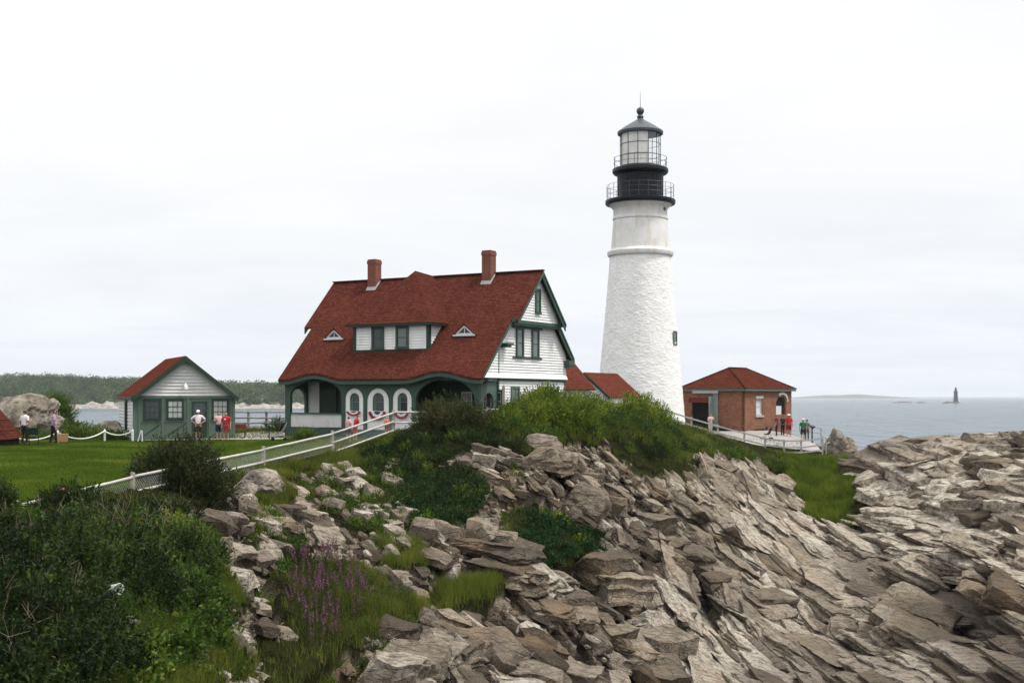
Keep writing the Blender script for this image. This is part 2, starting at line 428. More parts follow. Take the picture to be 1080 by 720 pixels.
# ------------------------------------------------------------------ the shape of the land
SEA=-10.0
_cp=[ # photo column, photo row, distance
 # lawn and the ground round the buildings
 (0,470,60),(100,469,61),(200,467,66),(150,500,45),(60,500,44),(0,520,38),(-150,520,40),(-150,470,60),
 (90,519,38.5),(140,513,41),(200,505,46),(240,500,50),(280,494,53.5),(340,482,57.5),(400,469,61),(330,467,64),(260,467,66),
 (0,545,33),(-150,560,30),
 # crest under the hedges
 (440,458,60),(480,452,60),(520,448,61),(560,444,63),(600,443,66.5),(640,444,70),(675,447,74),(700,450,78),(760,464,84),(800,471,88),(830,478,90),(868,480,91.5),
 (720,450,84),(760,461,90),(808,474,91),(800,464,95),(850,466,96),(868,470,97),
 # the cliff, column by column
 (560,470,58),(560,500,54.5),(560,540,50.5),(560,600,45.5),(560,660,41),(560,720,37),
 (650,480,67),(650,520,62),(650,580,55),(650,640,48.5),(650,720,42),
 (740,490,76),(740,530,70),(740,580,63),(740,640,55),(740,720,47),
 (820,505,82),(820,540,76),(820,600,66),(820,660,57),(820,720,49),
 (880,500,86),(880,540,79),(880,600,68),(880,660,58),(880,720,50),
 (922,496,83),
 (950,472,83),(950,510,79),(950,560,71),(950,600,65),(950,660,56),(950,720,49),
 (1000,470,80),(1000,528,73),(1000,570,66),(1000,620,59),(1000,660,54),(1000,720,48),
 (1060,468,77),(1060,528,68),(1060,570,61),(1060,640,53),(1060,720,46.5),
 (1180,478,72),(1180,560,60),(1180,720,45),
 (440,480,57),(440,505,53),(440,545,48.5),(440,600,43),(440,660,37.5),(440,720,33.5),
 (350,495,55),(350,515,51.5),(350,560,46),(350,620,39),(350,720,31.5),
 (280,530,47.5),(280,600,40),(280,720,29.5),
 (200,540,41.5),(200,600,35.5),(200,720,27),
 (100,555,34.5),(100,640,28),(100,720,23.5),
 (0,600,29),(0,720,21.5),(-150,640,26),(-150,720,20),
]
_P=[at(*c) for c in _cp]
_P+= [Vector(p) for p in [(-13,73,0.05),(-6,72,.1),(-1,70,.35),(-20,72,0),(-28,72,0),(-14,84,.1),(-6,82,.2),(-22,84,.35),(-32,84,.2),(-45,70,0),(-45,50,-.4),(-28,92,-.9),(-16,94,-.5),
  (0,80,.3),(4,84,.3),(10,98,-.1),(13,96,-.2),(6,92,.2),(18,104,-.2),(10,108,-.4),(0,100,.1),(22,102,-.8),
  (-40,104,-6),(-20,106,-6),(0,114,-5),(14,118,-6),(28,108,-8),(30,98,-6),(-60,90,-6),(-75,60,-6),(40,92,-9),(36,88,-6),(52,82,-8),(60,70,-8),(60,55,-9),(45,95,-12),
  (30,40,-10.5),(15,32,-9),(0,24,-7.5),(-8,18,-5.5),(60,40,-12),(30,28,-11.5),(-60,104,-11),(-30,118,-12),(0,126,-12.5),(30,120,-13),(60,100,-13),(-85,40,-6)]]
_P=np.array([tuple(p) for p in _P])
def _U(r2): return np.where(r2>1e-9, .5*r2*np.log(np.maximum(r2,1e-9)), 0)
_XY=_P[:,:2]/10.0
_n=len(_P)
_A=np.zeros((_n+3,_n+3)); _d=_XY[:,None]-_XY[None]; _A[:_n,:_n]=_U((_d**2).sum(2))+np.eye(_n)*.02
_A[:_n,_n]=1; _A[:_n,_n+1:]=_XY; _A[_n,:_n]=1; _A[_n+1:,:_n]=_XY.T
_w=np.linalg.solve(_A, np.concatenate([_P[:,2],np.zeros(3)]))
def tps(x,y):
    x=np.asarray(x,float).ravel()/10; y=np.asarray(y,float).ravel()/10; out=np.empty(len(x))
    for s in range(0,len(x),60000):
        X=x[s:s+60000]; Y=y[s:s+60000]
        r2=(X[:,None]-_XY[None,:,0])**2+(Y[:,None]-_XY[None,:,1])**2
        out[s:s+60000]=_U(r2)@_w[:_n]+_w[_n]+_w[_n+1]*X+_w[_n+2]*Y
    return out
# coarse table of the smooth land, read bilinearly everywhere
TX0,TX1,TY0,TY1,TD=-95.,85.,12.,135.,.5
_tx=np.arange(TX0,TX1+TD,TD); _ty=np.arange(TY0,TY1+TD,TD)
_T=tps(*np.meshgrid(_tx,_ty)).reshape(len(_ty),len(_tx))
def land(x,y):
    x=np.clip((np.asarray(x,float)-TX0)/TD,0,len(_tx)-1.001); y=np.clip((np.asarray(y,float)-TY0)/TD,0,len(_ty)-1.001)
    i=x.astype(int); j=y.astype(int); u=x-i; v=y-j
    return (_T[j,i]*(1-u)+_T[j,i+1]*u)*(1-v)+(_T[j+1,i]*(1-u)+_T[j+1,i+1]*u)*v
def gz(x,y): return float(land(np.array([x]),np.array([y]))[0])

# soil (everything that is not bare rock), measured on the photograph
SOIL=[[(-900,200),(-900,900),(150,900),(190,725),(222,700),(240,688),(262,655),(240,610),(205,565),(198,535),(236,528),(232,512),(262,504),(330,497),(352,506),(372,494),(420,480),(455,486),(500,476),(522,470),(560,474),(600,468),(640,464),(668,474),(690,470),(720,476),(760,481),(800,489),(836,494),(842,522),(860,545),(888,558),(900,545),(903,505),(893,484),(872,478),(880,462),(905,440),(905,200)],
 [(418,492),(470,486),(505,500),(512,525),(480,556),(440,562),(412,540)],
 [(545,530),(590,540),(640,560),(632,580),(600,596),(560,596),(548,570)],
 [(312,602),(335,590),(380,600),(425,622),(440,650),(400,672),(352,690),(320,730),(270,730),(300,660)],
 [(462,612),(520,606),(535,622),(480,634)],[(395,570),(430,560),(440,590),(410,600)],[(268,505),(300,500),(290,560),(262,560)],
 [(338,505),(420,485),(432,540),(402,572),(362,556),(345,530)],[(262,562),(300,545),(326,580),(308,620),(268,612)],[(640,466),(722,480),(738,502),(700,503),(655,488)],[(905,500),(925,520),(915,545),(890,540)]]
LAWN=[(-900,455),(60,462),(130,464),(150,466),(300,463),(345,463),(410,460),(360,474),(300,484),(245,494),(140,512),(60,524),(0,532),(-900,620)]

ys=[]; y=15.0
while y<132: ys.append(y); y+=max(.055,.00135*y) if y<98 else .5
ys=np.array(ys)
xs=[]; x=-90.0
while x<80:
    xs.append(x); x+=.5 if x<-38 else (.16 if x<-14 else (.085 if x<46 else .5))
xs=np.array(xs)
GX,GY=np.meshgrid(xs,ys); nx,ny=len(xs),len(ys)
gx=GX.ravel(); gy=GY.ravel(); gzs=land(gx,gy)
def normal_of(x,y,e=.35):
    dx=(land(x+e,y)-land(x-e,y))/(2*e); dy=(land(x,y+e)-land(x,y-e))/(2*e)
    n=np.stack([-dx,-dy,np.ones_like(dx)],1); return n/np.linalg.norm(n,axis=1,keepdims=True)
P0=np.stack([gx,gy,gzs],1)
wob=fbm(P0*.9,3,5); wob2=fbm(P0*.9+31,3,9)
ppx=CX+F*gx/gy; ppy=HZ-F*(gzs-CAMZ)/gy
sc_=.62*F/gy
qx=ppx+wob*sc_; qy=ppy+wob2*sc_*.6
soil=np.zeros(len(gx))
for pl in SOIL: soil=np.maximum(soil, in_poly(qx,qy,pl))
soil=np.where(gy>92+0*gy, np.where(gx<24,1,0), soil)
lawn=in_poly(ppx+wob*sc_*.3,ppy,LAWN).astype(float)
lawn=np.where((gy>62)&(gx<0)&(gy<88)&(soil>.5)&(ppy>300)&(ppx<300)&(gy<68),1,lawn)
plateau=((gy>60)&(gx<2)&(gy<88)).astype(float)
def blur(a,k=2,it=2):
    a=a.reshape(ny,nx)
    for _ in range(it):
        b=a.copy(); b[1:-1,1:-1]=(a[1:-1,1:-1]*2+a[:-2,1:-1]+a[2:,1:-1]+a[1:-1,:-2]+a[1:-1,2:])/6; a=b
    return a.ravel()
soil=blur(soil,it=3); lawn=blur(lawn,it=2)
rk=1-soil
nrm=normal_of(gx,gy)

# ledges: blocks of bedrock with a steep front and a back that runs into the slope
LEDGE=[ # column, row of the front lip, distance, half width m, run back m, height m, twist
 (592,520,58,2.6,3.0,1.7,-.1),(548,500,58.5,1.4,2.2,1.1,.2),(498,575,47.5,2.0,2.6,1.35,.05),(470,600,44,2.4,2.4,.8,-.1),
 (622,512,60,1.5,2.0,1.4,.3),(690,500,69,2.4,3.2,1.3,-.3),(735,540,70,1.8,3.0,1.2,-.4),(780,525,77,2.4,3.0,1.3,-.2),(815,512,81,2.2,2.5,1.3,.1),
 (400,690,34.5,2.6,2.6,1.2,.25),(480,690,36.5,2.2,2.4,.9,-.2),(540,700,38,2.4,3.0,1.1,.2),(600,640,45,3.0,3.2,1.0,-.35),(690,640,50,2.2,4.5,1.7,-.5),(660,690,45,2.2,4.0,1.3,-.5),
 (760,600,60,2.5,4.5,1.5,-.45),(720,580,61,2,4,1.1,-.5),(230,545,42.5,1.6,1.6,.8,.1),(300,540,47,1.3,1.7,.8,-.1),(330,590,42,1.8,2,.7,.2),(285,640,36,1.8,2,.6,.1),
 (590,590,47.5,2.4,2.6,.9,-.2),(850,610,65,4,5,.9,-.5),(900,655,56.5,4,4,.9,-.3),(1000,655,54,4,4,1.2,-.1),(1040,600,58,3,4,1.4,0.),(980,590,63,3.5,3.5,.7,-.1),
 (1010,530,70,2.2,3,1.8,.2),(1055,545,64,3.0,3.4,1.8,.1),(950,515,76,2.0,2.5,1.5,-.2),(965,480,80,1.6,2.2,1.4,.1),(1035,490,73.5,3.2,4,1.3,.2),(1080,600,56,2.5,3,1.5,0)]
gz1=gzs.copy()
# clefts worn along the joints
CLEFT=[(1.7,1.3,[(690,548),(722,575),(742,610),(740,660),(730,700)]),(1.3,.9,[(548,528),(590,536),(640,530)]),(1.1,.8,[(452,598),(500,600),(540,588)]),(1.2,.9,[(610,598),(655,630),(680,670),(690,715)]),
 (1.8,1.4,[(985,585),(1020,610),(1060,640),(1090,650)]),(2.0,1.3,[(896,492),(908,530),(935,572),(985,610),(1040,655),(1085,700)]),(1.0,.8,[(330,690),(400,700),(470,715)]),(.9,.7,[(770,560),(830,610),(880,660),(920,715)]),
 (.9,.7,[(800,520),(850,560),(920,600),(980,650)]),(.9,.7,[(520,640),(580,660),(640,700)]),(.8,.6,[(225,560),(270,540),(300,530)]),(1.0,.8,[(930,480),(960,510),(985,535),(1060,560)]),(1.1,.7,[(985,462),(1000,490),(1040,505)])]
front=np.where((gy<88)&(gy>20)&(np.abs(ppx-540)<640))[0]
def ground_px(px,py):
    i=front[np.argmin((ppx[front]-px)**2+(ppy[front]-py)**2+.002*gy[front])]; return np.array([gx[i],gy[i]])
for dep,wid,pl in CLEFT:
    pts=[ground_px(*q) for q in pl]
    for a_,b_ in zip(pts,pts[1:]):
        lo=np.minimum(a_,b_)-wid*2.5; hi=np.maximum(a_,b_)+wid*2.5
        m=np.where((gx>lo[0])&(gx<hi[0])&(gy>lo[1])&(gy<hi[1]))[0]
        ab=b_-a_; px_=gx[m]+wob[m]*.7-a_[0]; py_=gy[m]+wob2[m]*.7-a_[1]; tt=np.clip((px_*ab[0]+py_*ab[1])/(ab@ab),0,1)
        dd=np.hypot(px_-tt*ab[0],py_-tt*ab[1]); gz1[m]=np.minimum(gz1[m],gzs[m]-dep*(1-sstep(wid*.45,wid,dd))*rk[m])

# jointed rock: tilted beds (saw-tooth steps) cut into blocks at three sizes
idx=np.where(rk>.02)[0]
p=np.stack([gx[idx],gy[idx],gz1[idx]],1)
def rot(ax,ay,az): return np.array(Matrix.Rotation(az,3,'Z')@Matrix.Rotation(ay,3,'Y')@Matrix.Rotation(ax,3,'X'))
B=rot(R(24),R(30),R(-32))          # bedding frame
q=p@B
q=q+np.stack([fbm(p*.25,2,3),fbm(p*.25+9,2,4),fbm(p*.25+5,2,6)],1)*.55
disp=np.zeros(len(idx)); tone=np.zeros(len(idx))
right=sstep(4,14,p[:,0])            # the seaward slabs are larger and smoother
for sc,amp,tilt,sd,wgt in (((3.4,1.7,1.35),.42,.55,1,.5),((1.35,.72,.55),.16,.30,2,.5),((.52,.30,.24),.05,.11,3,.45)):
    f1,f2,rn,vec=voronoi(q/np.array(sc),seed=sd*31)
    g=(rn[:,:3]-.5)*2
    d=(rn[:,3]-.5)*amp+ (g*vec).sum(1)*tilt*amp*1.6
    edge=1-sstep(0,.13,f2-f1)
    d=d-edge*amp*.42
    k=1.0 if sd>1 else (1-.25*right)
    disp+=d*k; tone+=rn[:,3]*wgt*(1 if sd<3 else .8)
s=q[:,2]/1.15+.35*fbm(p*.4,2,21); saw=(s-np.floor(s))
disp+=(.20*(saw-.5))*(.3+.75*right)
s2=q[:,2]/.37+.4*fbm(p*.9,2,25); saw2=(s2-np.floor(s2)); disp+=.085*(saw2-.5)*(.6+.6*right)
disp+=.035*fbm(p*3.1,3,33)
V=np.stack([gx,gy,gz1],1)
e=.35
gg=gz1.reshape(ny,nx)
V[idx]+=nrm[idx]*((disp-.42)*sstep(.02,.75,rk[idx]))[:,None]
# rough ground under the plants, nothing on the lawn
bumpy=(1-lawn)*(1-plateau)*soil*(gy<93)
V[:,2]+=.16*fbm(P0*.8,3,40)*bumpy
# keep building sites level
tn=np.full(len(gx),.5); tn[idx]=np.clip(tone/1.36,0,1)
tn=np.clip((tn-.5)*1.5+.5,0,1)
tide=sstep(-7.2,-9.6,V[:,2]+.8*wob)*.85
tide=np.maximum(tide, .55*sstep(.1,.7,fbm(np.stack([gx*.12,gy*.12,gzs*.3],1),3,77))*(gx>8))
ii=np.arange(nx*ny).reshape(ny,nx)
faces=np.stack([ii[:-1,:-1].ravel(),ii[:-1,1:].ravel(),ii[1:,1:].ravel(),ii[1:,:-1].ravel()],1)
keep=(V[faces,2].max(1)>SEA-1.5)
terrain=mesh_np('terrain',V,faces[keep],M['headland'],vattr=dict(tone=tn,soil=sstep(.25,.75,soil),lawn=lawn,tide=tide),smooth=False)
tag(terrain,kind='structure')

def surf(x,y):
    """height of the finished sheet (nearest grid point)"""
    j=np.clip(np.searchsorted(ys,np.asarray(y,float)),1,ny-1); i=np.clip(np.searchsorted(xs,np.asarray(x,float)),1,nx-1)
    return V[:,2].reshape(ny,nx)[j,i]


# ------------------------------------------------------------------ bedrock: jointed blocks and slabs standing out of the sheet
def proto(seed,cuts,flatness):
    rg_=random.Random(seed); bm=bmesh.new(); bmesh.ops.create_cube(bm,size=2.0)
    for v in bm.verts: v.co+=Vector((rg_.uniform(-.22,.22),rg_.uniform(-.22,.22),rg_.uniform(-.16,.16)))
    for _ in range(cuts):
        n=Vector((rg_.gauss(0,1),rg_.gauss(0,1),rg_.gauss(0,.55)+.25)).normalized(); d=rg_.uniform(.72,1.12)
        r=bmesh.ops.bisect_plane(bm,geom=bm.verts[:]+bm.edges[:]+bm.faces[:],plane_co=n*d,plane_no=n,clear_outer=True)
        bmesh.ops.holes_fill(bm,edges=[e for e in bm.edges if e.is_boundary],sides=0)
    es=[e for e in bm.edges if len(e.link_faces)==2]
    bmesh.ops.bevel(bm,geom=es,offset=.045,segments=1,affect='EDGES',clamp_overlap=True)
    bmesh.ops.triangulate(bm,faces=bm.faces[:])
    for lim in flatness:
        bmesh.ops.subdivide_edges(bm,edges=[e for e in bm.edges if e.calc_length()>lim],cuts=1,use_grid_fill=True)
        bmesh.ops.triangulate(bm,faces=bm.faces[:])
    bm.verts.index_update(); v=np.array([x.co[:] for x in bm.verts]); f=np.array([[x.index for x in q.verts] for q in bm.faces]); bm.free()
    return v,f
PRO=[proto(900+i,3+i%4,(.6,.36)) for i in range(30)]; PROL=[proto(500+i,3+i%4,(.6,.36,.21)) for i in range(24)]
def layered(v,seed):
    rg_=np.random.default_rng(seed); k=np.floor((v[:,2]+1.3)*3.2+.5*np.sin(v[:,0]*2+seed)).astype(int).clip(0,11); s=1+rg_.uniform(-.10,.06,12)[k]; o=rg_.uniform(-.05,.05,(12,2))[k]
    w=v.copy(); w[:,0]=w[:,0]*s+o[:,0]; w[:,1]=w[:,1]*s+o[:,1]; return w
PROL=[(layered(v,i),f) for i,(v,f) in enumerate(PROL)]
PRO=[(layered(v,90+i),f) for i,(v,f) in enumerate(PRO)]; PROS=[proto(700+i,3+i%4,()) for i in range(30)]
rb_=np.random.default_rng(31)
near_soil=np.clip(blur(blur(soil,it=60),it=40)*4,0,1)
bv=[];bf_=[];bt=[];bn=0
def put_block(c,half,xd,nz_,tone,i):
    global bn
    z=Vector(nz_).normalized(); x=Vector(xd); x=(x-z*x.dot(z)).normalized(); y=z.cross(x)
    v,f=PROL[i%24] if max(half)>1.25 else (PRO if max(half)>.7 else PROS)[i%30]
    if i%2: v=v*np.array([-1,1,1]); f=f[:,::-1]
    w=v*np.array(half); Mx=np.array([x,y,z]); p=w@Mx+np.array(c)
    bv.append(p); bf_.append(f+bn); bt.append(np.full(len(p),tone)); bn+=len(p)
vis=np.where((rk>.55)&(ppx>-60)&(ppx<1140)&(ppy>440)&(ppy<760)&(gy<89)&(gy>20)&(V[:,2]>SEA-.5))[0]
cell=np.gradient(ys)[np.clip(np.searchsorted(ys,gy[vis]),0,ny-1)]*np.gradient(xs)[np.clip(np.searchsorted(xs,gx[vis]),0,nx-1)]
pr=cell/np.maximum(nrm[vis,2],.3); pr/=pr.sum()
NB=9500
kk_=rb_.choice(vis,NB,p=pr)
cl=fbm(np.stack([gx[kk_]*.16,gy[kk_]*.16,0*kk_],1),3,91)
for q_,i in enumerate(kk_):
    r_=float(sstep(6,15,gx[i])); n=nrm[i]
    u=rb_.random(); big=(.26+1.25*u**3.5)*(1+.35*cl[q_])
    top_=1+.75*float(r_>.5 and ppx[i]>905 and ppy[i]<545); big*=top_*(1+.25*r_)
    edge_=near_soil[i]; big*=1-.45*edge_; L=big*rb_.uniform(.9,1.8)*(1+2.0*r_*(top_<1.5)*(1-edge_)); W=big*rb_.uniform(.5,.95)*(1+.35*r_); T=big*rb_.uniform(.28,.6)*(1-.38*r_*(top_<1.5))
    L=min(L,1.0+5*(1-edge_)); T=min(T*(1+.9*(top_>1.5)),.75*top_); jit_=1-.55*r_*(top_<1.5)
    xd=Vector((.50-.30*r_+rb_.normal()*.10*jit_,-.85+rb_.normal()*.10*jit_,rb_.normal()*.10*jit_))
    up=Vector((0,0,1))
    nz_=Vector(n)*(.45+.45*r_)+up*(.55-.35*r_+.5*(top_>1.5))+Vector((.18+.10*r_*(top_<1.5),-.02,0))+Vector(rb_.normal(size=3)*.11*jit_)
    c=Vector((gx[i],gy[i],V[i,2]))+Vector(n)*(T*rb_.uniform(-.35 if top_<1.5 else -.25,.60 if top_<1.5 else .22)+.10)
    put_block(c,(L*.5,W*.5,T*.5),xd,nz_,np.clip(rb_.normal(.43+.32*r_+.12*(top_>1.5)-.10*(480<ppx[i]<740 and ppy[i]>520),.32),0,1),int(rb_.integers(0,1000)))
for q_,(cx,cy,Y,hw,rb,h,tw) in enumerate(LEDGE):
    c=at(cx,cy,Y); r_=float(sstep(6,15,c.x))
    if rk[np.argmin((gx-c.x)**2+(gy-c.y)**2)]<.5: continue
    if cx>920 and cy<560: continue
    for s_ in range(6):
        o=Vector((rb_.uniform(-.9,.9)*hw,rb*rb_.uniform(-.45,.25),0)); x,y=c.x+o.x,c.y+o.y; zz=gz(x,y)
        if rk[np.argmin((gx-x)**2+(gy-y-.3)**2)]<.8: continue
        f_=rb_.uniform(.28,.55)
        nz_=Vector((.14+.15*r_,-.10-.25*r_+.12*rb_.normal(),1)); xd=Vector((math.cos(tw-.35),math.sin(tw-.35),-.12))
        put_block((x,y,zz+h*.02),(hw*.85*f_,rb*.6*f_,h*.8*f_),xd,nz_,np.clip(rb_.normal(.5,.2),0,1),int(rb_.integers(0,1000)))
# long sheets of the seaward slope, lying along the joints
zone=np.where((rk>.8)&in_poly(ppx,ppy,[(700,600),(790,520),(850,560),(900,560),(960,560),(1110,590),(1110,740),(720,740)])&(gy<86))[0]
for i in rb_.choice(zone,230):
    L=rb_.uniform(2.5,6.5); W=rb_.uniform(1.0,2.3); T=rb_.uniform(.35,.7); n=nrm[i]
    xd=Vector((.22+rb_.normal()*.06,-.97,rb_.normal()*.05)); nz_=Vector(n)*.9+Vector((.20,0,.1))+Vector(rb_.normal(size=3)*.05)
    put_block(Vector((gx[i],gy[i],V[i,2]))+Vector(n)*(T*rb_.uniform(-.1,.45)+.1),(L*.5,W*.5,T*.5),xd,nz_,np.clip(rb_.normal(.80,.25),0,1),int(rb_.integers(0,1000)))
# stones showing through the weeds
zone=np.where(in_poly(ppx,ppy,[(225,505),(430,485),(440,690),(240,720)])&(rk<.4)&(gy<60)&~in_poly(ppx,ppy,[(300,580),(440,585),(440,660),(340,735),(270,735)]))[0]
for i in rb_.choice(zone,110):
    s_=rb_.uniform(.15,.5); put_block((gx[i],gy[i],V[i,2]+s_*.1),(s_,s_*.7,s_*.5),(.6,-.8,0),Vector((.2,-.2,1))+Vector(rb_.normal(size=3)*.2),np.clip(rb_.normal(.6,.25),0,1),int(rb_.integers(0,1000)))
bv=np.concatenate(bv); bf_=np.concatenate(bf_); bt=np.concatenate(bt)
cent=np.repeat(np.zeros((1,3)),len(bv),0)
wv=np.stack([fbm(bv*1.3,2,7),fbm(bv*1.3+40,2,8),fbm(bv*1.3+80,2,9)],1)*.085+np.stack([vnoise(bv*5.5,17),vnoise(bv*5.5,18),vnoise(bv*5.5,19)],1)*.024
bv=bv+wv
td=np.maximum(sstep(-7.6,-9.6,bv[:,2])*.8,.9*sstep(-6.2,-7.4,bv[:,2]+.8*fbm(bv*.3,2,5))*sstep(15,19,bv[:,0]))
td=np.maximum(td,.6*sstep(.1,.7,fbm(np.stack([bv[:,0]*.12,bv[:,1]*.12,bv[:,2]*.3],1),3,77))*(bv[:,0]>8))
print('bedrock',len(bf_),len(bv))
bed=mesh_np('bedrock',bv,bf_,M['headland'],vattr=dict(tone=bt,tide=td),smooth=False); tag(bed,kind='structure')

# ------------------------------------------------------------------ sea and far land
def sheet(name,x0,x1,y0,y1,z,mat):
    b=MB(); b.poly([(x0,y0,z),(x1,y0,z),(x1,y1,z),(x0,y1,z)]); o=b.build(name,mat); return tag(o,kind='structure')
sheet('sea',-60000,60000,-300,90000,SEA,M['sea'])

def ridge_land(name, pts, depth, base_z, mat, seed, rough=.2, res=160):
    """a long low piece of land: pts = (x, Y, top z) along its crest; real ground with width and slopes"""
    pts=np.array(pts,float); tt=np.linspace(0,len(pts)-1,res); k=np.arange(len(pts))
    cx=np.interp(tt,k,pts[:,0]); cy=np.interp(tt,k,pts[:,1]); cz=np.interp(tt,k,pts[:,2])
    rows=np.linspace(-1,1,25); vs=[]
    for r in rows:
        prof=(1-abs(r)**1.6)
        pz=base_z+(cz-base_z)*prof
        x=cx; yy=cy+r*depth
        n=fbm(np.stack([x/ (depth*.25),yy/(depth*.25),0*x],1),4,seed)
        vs.append(np.stack([x,yy,pz+n*rough*(cz-base_z)*(prof>.02)],1))
    vs=np.concatenate(vs); I=np.arange(len(rows)*res).reshape(len(rows),res)
    f=np.stack([I[:-1,:-1].ravel(),I[:-1,1:].ravel(),I[1:,1:].ravel(),I[1:,:-1].ravel()],1)
    o=mesh_np(name,vs,f,mat,vattr=dict(tone=np.full(len(vs),.5)),smooth=True); return tag(o,kind='structure')
t=NT('far_ground'); v=t.coord(); c=t.mix(t.noise(v,.02,5),(.03,.045,.02),(.06,.075,.035)); t.bsdf(c,.9); M['far_ground']=t.mat
t=NT('far_rock'); v=t.coord(); c=t.mix(t.ramp(t.noise(v,.12,6,.7),[(.35,0.0),(.65,1.0)]),(.12,.105,.09),(.36,.335,.30)); t.bsdf(c,.9); M['far_rock']=t.mat
def atw(px,Y,z): return ((px-CX)*Y/F,Y,z)
# wooded shore across the water on the left
HY=1500.0
ridge_land('hill',[atw(-420,HY,6),atw(-200,HY,16),atw(-60,HY,17),atw(60,HY,16),atw(150,HY,13),atw(230,HY,10),atw(300,HY,9),atw(420,HY,6),atw(560,HY,3),atw(640,HY,-8),atw(700,HY,-11)],260,SEA-4,M['far_ground'],61,.05)
ridge_land('shore',[atw(-420,HY-215,-6.5),atw(0,HY-215,-6.4),atw(60,HY-220,-5.6),atw(100,HY-225,-4.6),atw(160,HY-215,-5.5),atw(250,HY-215,-5.2),atw(300,HY-215,-5.0),atw(420,HY-215,-6.5),atw(520,HY-215,-8),atw(620,HY-215,-11)],28,SEA-2,M['far_rock'],62,.35,400)
# low far island on the right
ridge_land('island',[atw(800,9000,-14),atw(838,9000,-4),atw(870,9000,14),atw(905,9000,17),atw(930,9000,6),atw(950,9000,-4),atw(975,9000,-14)],500,SEA-6,M['far_ground'],63,.1)

# the wood on the far shore: leaf clumps as uneven crowns, one mass
def clump_cloud(centres, radii, per, size, rng, flat_=.8):
    """leaf-sized faces spread through many crown volumes"""
    N=len(centres); c=np.repeat(centres,per,0); r=np.repeat(radii,per)
    d=rng.normal(size=(N*per,3)); d/=np.linalg.norm(d,axis=1,keepdims=True)
    rad=r*(.40+.55*rng.random(N*per)**.7)
    d[:,2]*=flat_; p=c+d*rad[:,None]
    return leaf_quads(p, d, size*(.6+.8*rng.random(len(p))), rng), d
def leaf_quads(p, d, size, rng, aspect=.55, spread=.9):
    n=len(p)
    a=d+rng.normal(size=(n,3))*spread; a/=np.linalg.norm(a,axis=1,keepdims=True)+1e-9
    b=np.cross(a,rng.normal(size=(n,3))); b/=np.linalg.norm(b,axis=1,keepdims=True)+1e-9
    s=np.asarray(size)[:,None] if np.ndim(size) else size
    v=np.stack([p-a*s*.5, p+b*s*aspect*.5+a*s*.05, p+a*s*.5, p-b*s*aspect*.5+a*s*.05],1)
    return v.reshape(-1,3)
def quads(n): return np.arange(n*4).reshape(n,4)
rg=np.random.default_rng(5)
NT_=5200
tx=rg.uniform(-420,640,NT_); ty=HY+rg.uniform(-225,90,NT_)
hx=(tx-CX)*HY/F
topz=np.interp(tx,[-420,-200,-60,60,150,230,300,420,560,640],[6,16,17,16,13,10,9,6,3,-8])
prof=1-abs((ty-HY)/260)**1.6
bz=SEA-4+(topz-SEA+4)*prof
th=rg.uniform(5,9.5,NT_)
th=np.where(ty<HY-190,th*.6,th)
bz=bz+4*fbm(np.stack([hx/60,ty/60,0*tx],1),3,4)
cen=np.stack([hx+0*ty,ty,np.maximum(bz,SEA+3.5)+th*.7],1)
v_,d_=clump_cloud(cen,th*1.0,84,1.9,rg,.95)
tn_=np.clip(rg.random(len(v_)//4)*.35+np.repeat(rg.random(NT_),84)*.85-.1,0,1)
wood=mesh_np('far_woodland',v_,quads(len(v_)//4),M['far_leaf'],fattr=dict(tone=tn_))
tag(wood,'dark wooded shore across the water behind the white garage','wood',kind='stuff')
